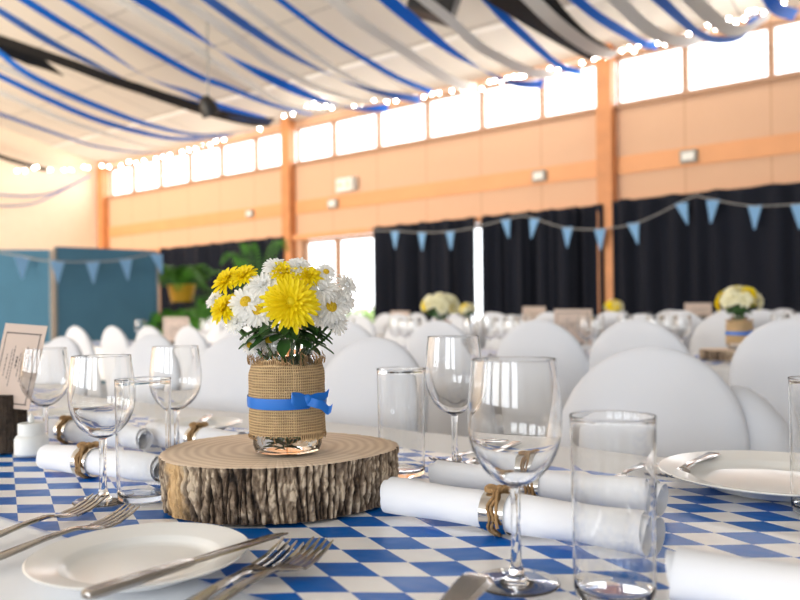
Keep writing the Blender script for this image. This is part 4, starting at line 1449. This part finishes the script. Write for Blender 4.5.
napkin_roll((-.018, .947), (.246, .765), .0215, .475, 'front white napkin roll with steel ring and twine, behind the large wine glass', seed=1)
napkin_roll((.042, 1.055), (.303, .915), .021, .47, 'rear white napkin roll of the pair behind the large wine glass', seed=2)
napkin_roll((.224, .652), (.47, .481), .0225, .75, 'white napkin roll cut off by the near right picture edge', seed=3)
napkin_roll((-.568, 1.24), (-.345, 1.125), .021, .40, 'white napkin roll with twine-tied ring, behind the left wine glass', seed=4)
napkin_roll((-.70, 1.55), (-.46, 1.40), .021, .22, 'white napkin roll with ring beside the small white candle', seed=5)
napkin_roll((-.475, 1.475), (-.27, 1.33), .021, .55, 'white napkin roll half hidden behind the wood slice', seed=6)

# small candle
q = LD((30 - 400) / F_PX * 1.385, 1.385)
o = empty('candle', (q.x, q.y, TZ + .001), 0, 'small white stepped candle with a pointed tip beside the dark wood block', 'candle')
obj('candle_body', lathe(bmesh.new(), [(0, 0), (.026, 0), (.0285, .003), (.0285, .028), (.026, .033), (.0225, .035), (.0225, .054), (.021, .056), (0, .056)], 32), M['candle'], o)
obj('candle_tip', lathe(bmesh.new(), [(0, .056), (.005, .057), (.006, .061), (.004, .068), (.0, .075)], 14), M['candle'], o)


# ------------------------------------------------------------------ potted palms near the boards
def frond(b, base, ang, L, rise, droop, wl, n=32):
    d = Vector((math.cos(ang), math.sin(ang), 0))
    s = Vector((-d.y, d.x, 0))
    P_ = []
    for i in range(n + 1):
        t = i / n
        P_.append(Vector(base) + d * (L * t * (.5 + .5 * t)) + Vector((0, 0, rise * (2 * t - t * t) - droop * t ** 3)))
    tube(b, P_, .008, 5)
    for i in range(3, n):
        t = i / n
        tan = (P_[i + 1] - P_[i - 1]).normalized()
        ll = wl * math.sin(PI * min(1, t * 1.02)) ** .6 + .04
        for sg in (-1, 1):
            q = P_[i] + (s * sg * .8 + tan * .7).normalized() * ll + Vector((0, 0, -.25 * ll))
            m_ = (P_[i] + q) / 2 + Vector((0, 0, .03))
            b.faces.new([b.verts.new(v) for v in (P_[i], m_ + tan * .011, q, m_ - tan * .011)])


def palm(px, d, pot_z, nf, L, rise, droop, label, seed, stand=False):
    p = PD(px, 300, d)
    o = empty('potted_palm', (p.x, p.y, 0), 0, label, 'plant')
    rn = random.Random(seed)
    obj('pot', lathe(bmesh.new(), [(0, pot_z), (.14, pot_z), (.19, pot_z + .22), (.2, pot_z + .24), (.17, pot_z + .235), (.16, pot_z + .2), (0, pot_z + .2)], 28), M['yellow_pot'], o)
    if stand:
        b = bmesh.new()
        for k in range(3):
            a = k * 2 * PI / 3; tube(b, [(.2 * math.cos(a), .2 * math.sin(a), 0), (.12 * math.cos(a), .12 * math.sin(a), pot_z)], .015, 6)
        lathe(b, [(0, pot_z - .02), (.17, pot_z - .02), (.17, pot_z), (0, pot_z)], 24)
        obj('plant_stand', b, M['black'], o)
    for k in range(nf):
        b = bmesh.new()
        frond(b, (0, 0, pot_z + .2), 2 * PI * k / nf + rn.uniform(-.3, .3), L * rn.uniform(.7, 1.1), rise * rn.uniform(.7, 1.2), droop * rn.uniform(.6, 1.2), .16)
        obj('frond', b, M['palm'], o)
    return o


palm(182, 10.7, 1.17, 18, .45, .36, .38, 'bushy fern in a yellow pot raised on a stand beside the teal board', 1, True)
palm(206, 9.6, 0.02, 18, .42, .95, .35, 'lower leafy palm in front of the raised yellow pot', 2)
palm(172, 9.9, 0.25, 14, .3, .6, .3, 'small palm in a yellow pot directly below the raised fern', 4, False)
palm(258, 10.6, 0.02, 7, .8, 1.75, .5, 'tall arching palm in front of the curtain behind the yellow bouquet', 3)
p = PD(214, 300, 10.6)
o = empty('leafy_bush', (p.x, p.y, 0), 0, 'dense dark green bush in a pot between the ferns and the yellow bouquet', 'plant')
obj('pot', lathe(bmesh.new(), [(0, 0), (.16, 0), (.2, .26), (.21, .28), (.18, .275), (.17, .24), (0, .24)], 28), M['black'], o)
b = bmesh.new(); leaf_blob(b, (0, 0, .85), (.36, .36, .55), 1700, .055, 5); obj('foliage', b, M['leaf'], o)
b = bmesh.new(); tube(b, [(0, 0, .22), (.02, 0, .5), (0, .01, 1.0)], [.02, .016, .01]); obj('stem', b, M['bark_dark'], o)
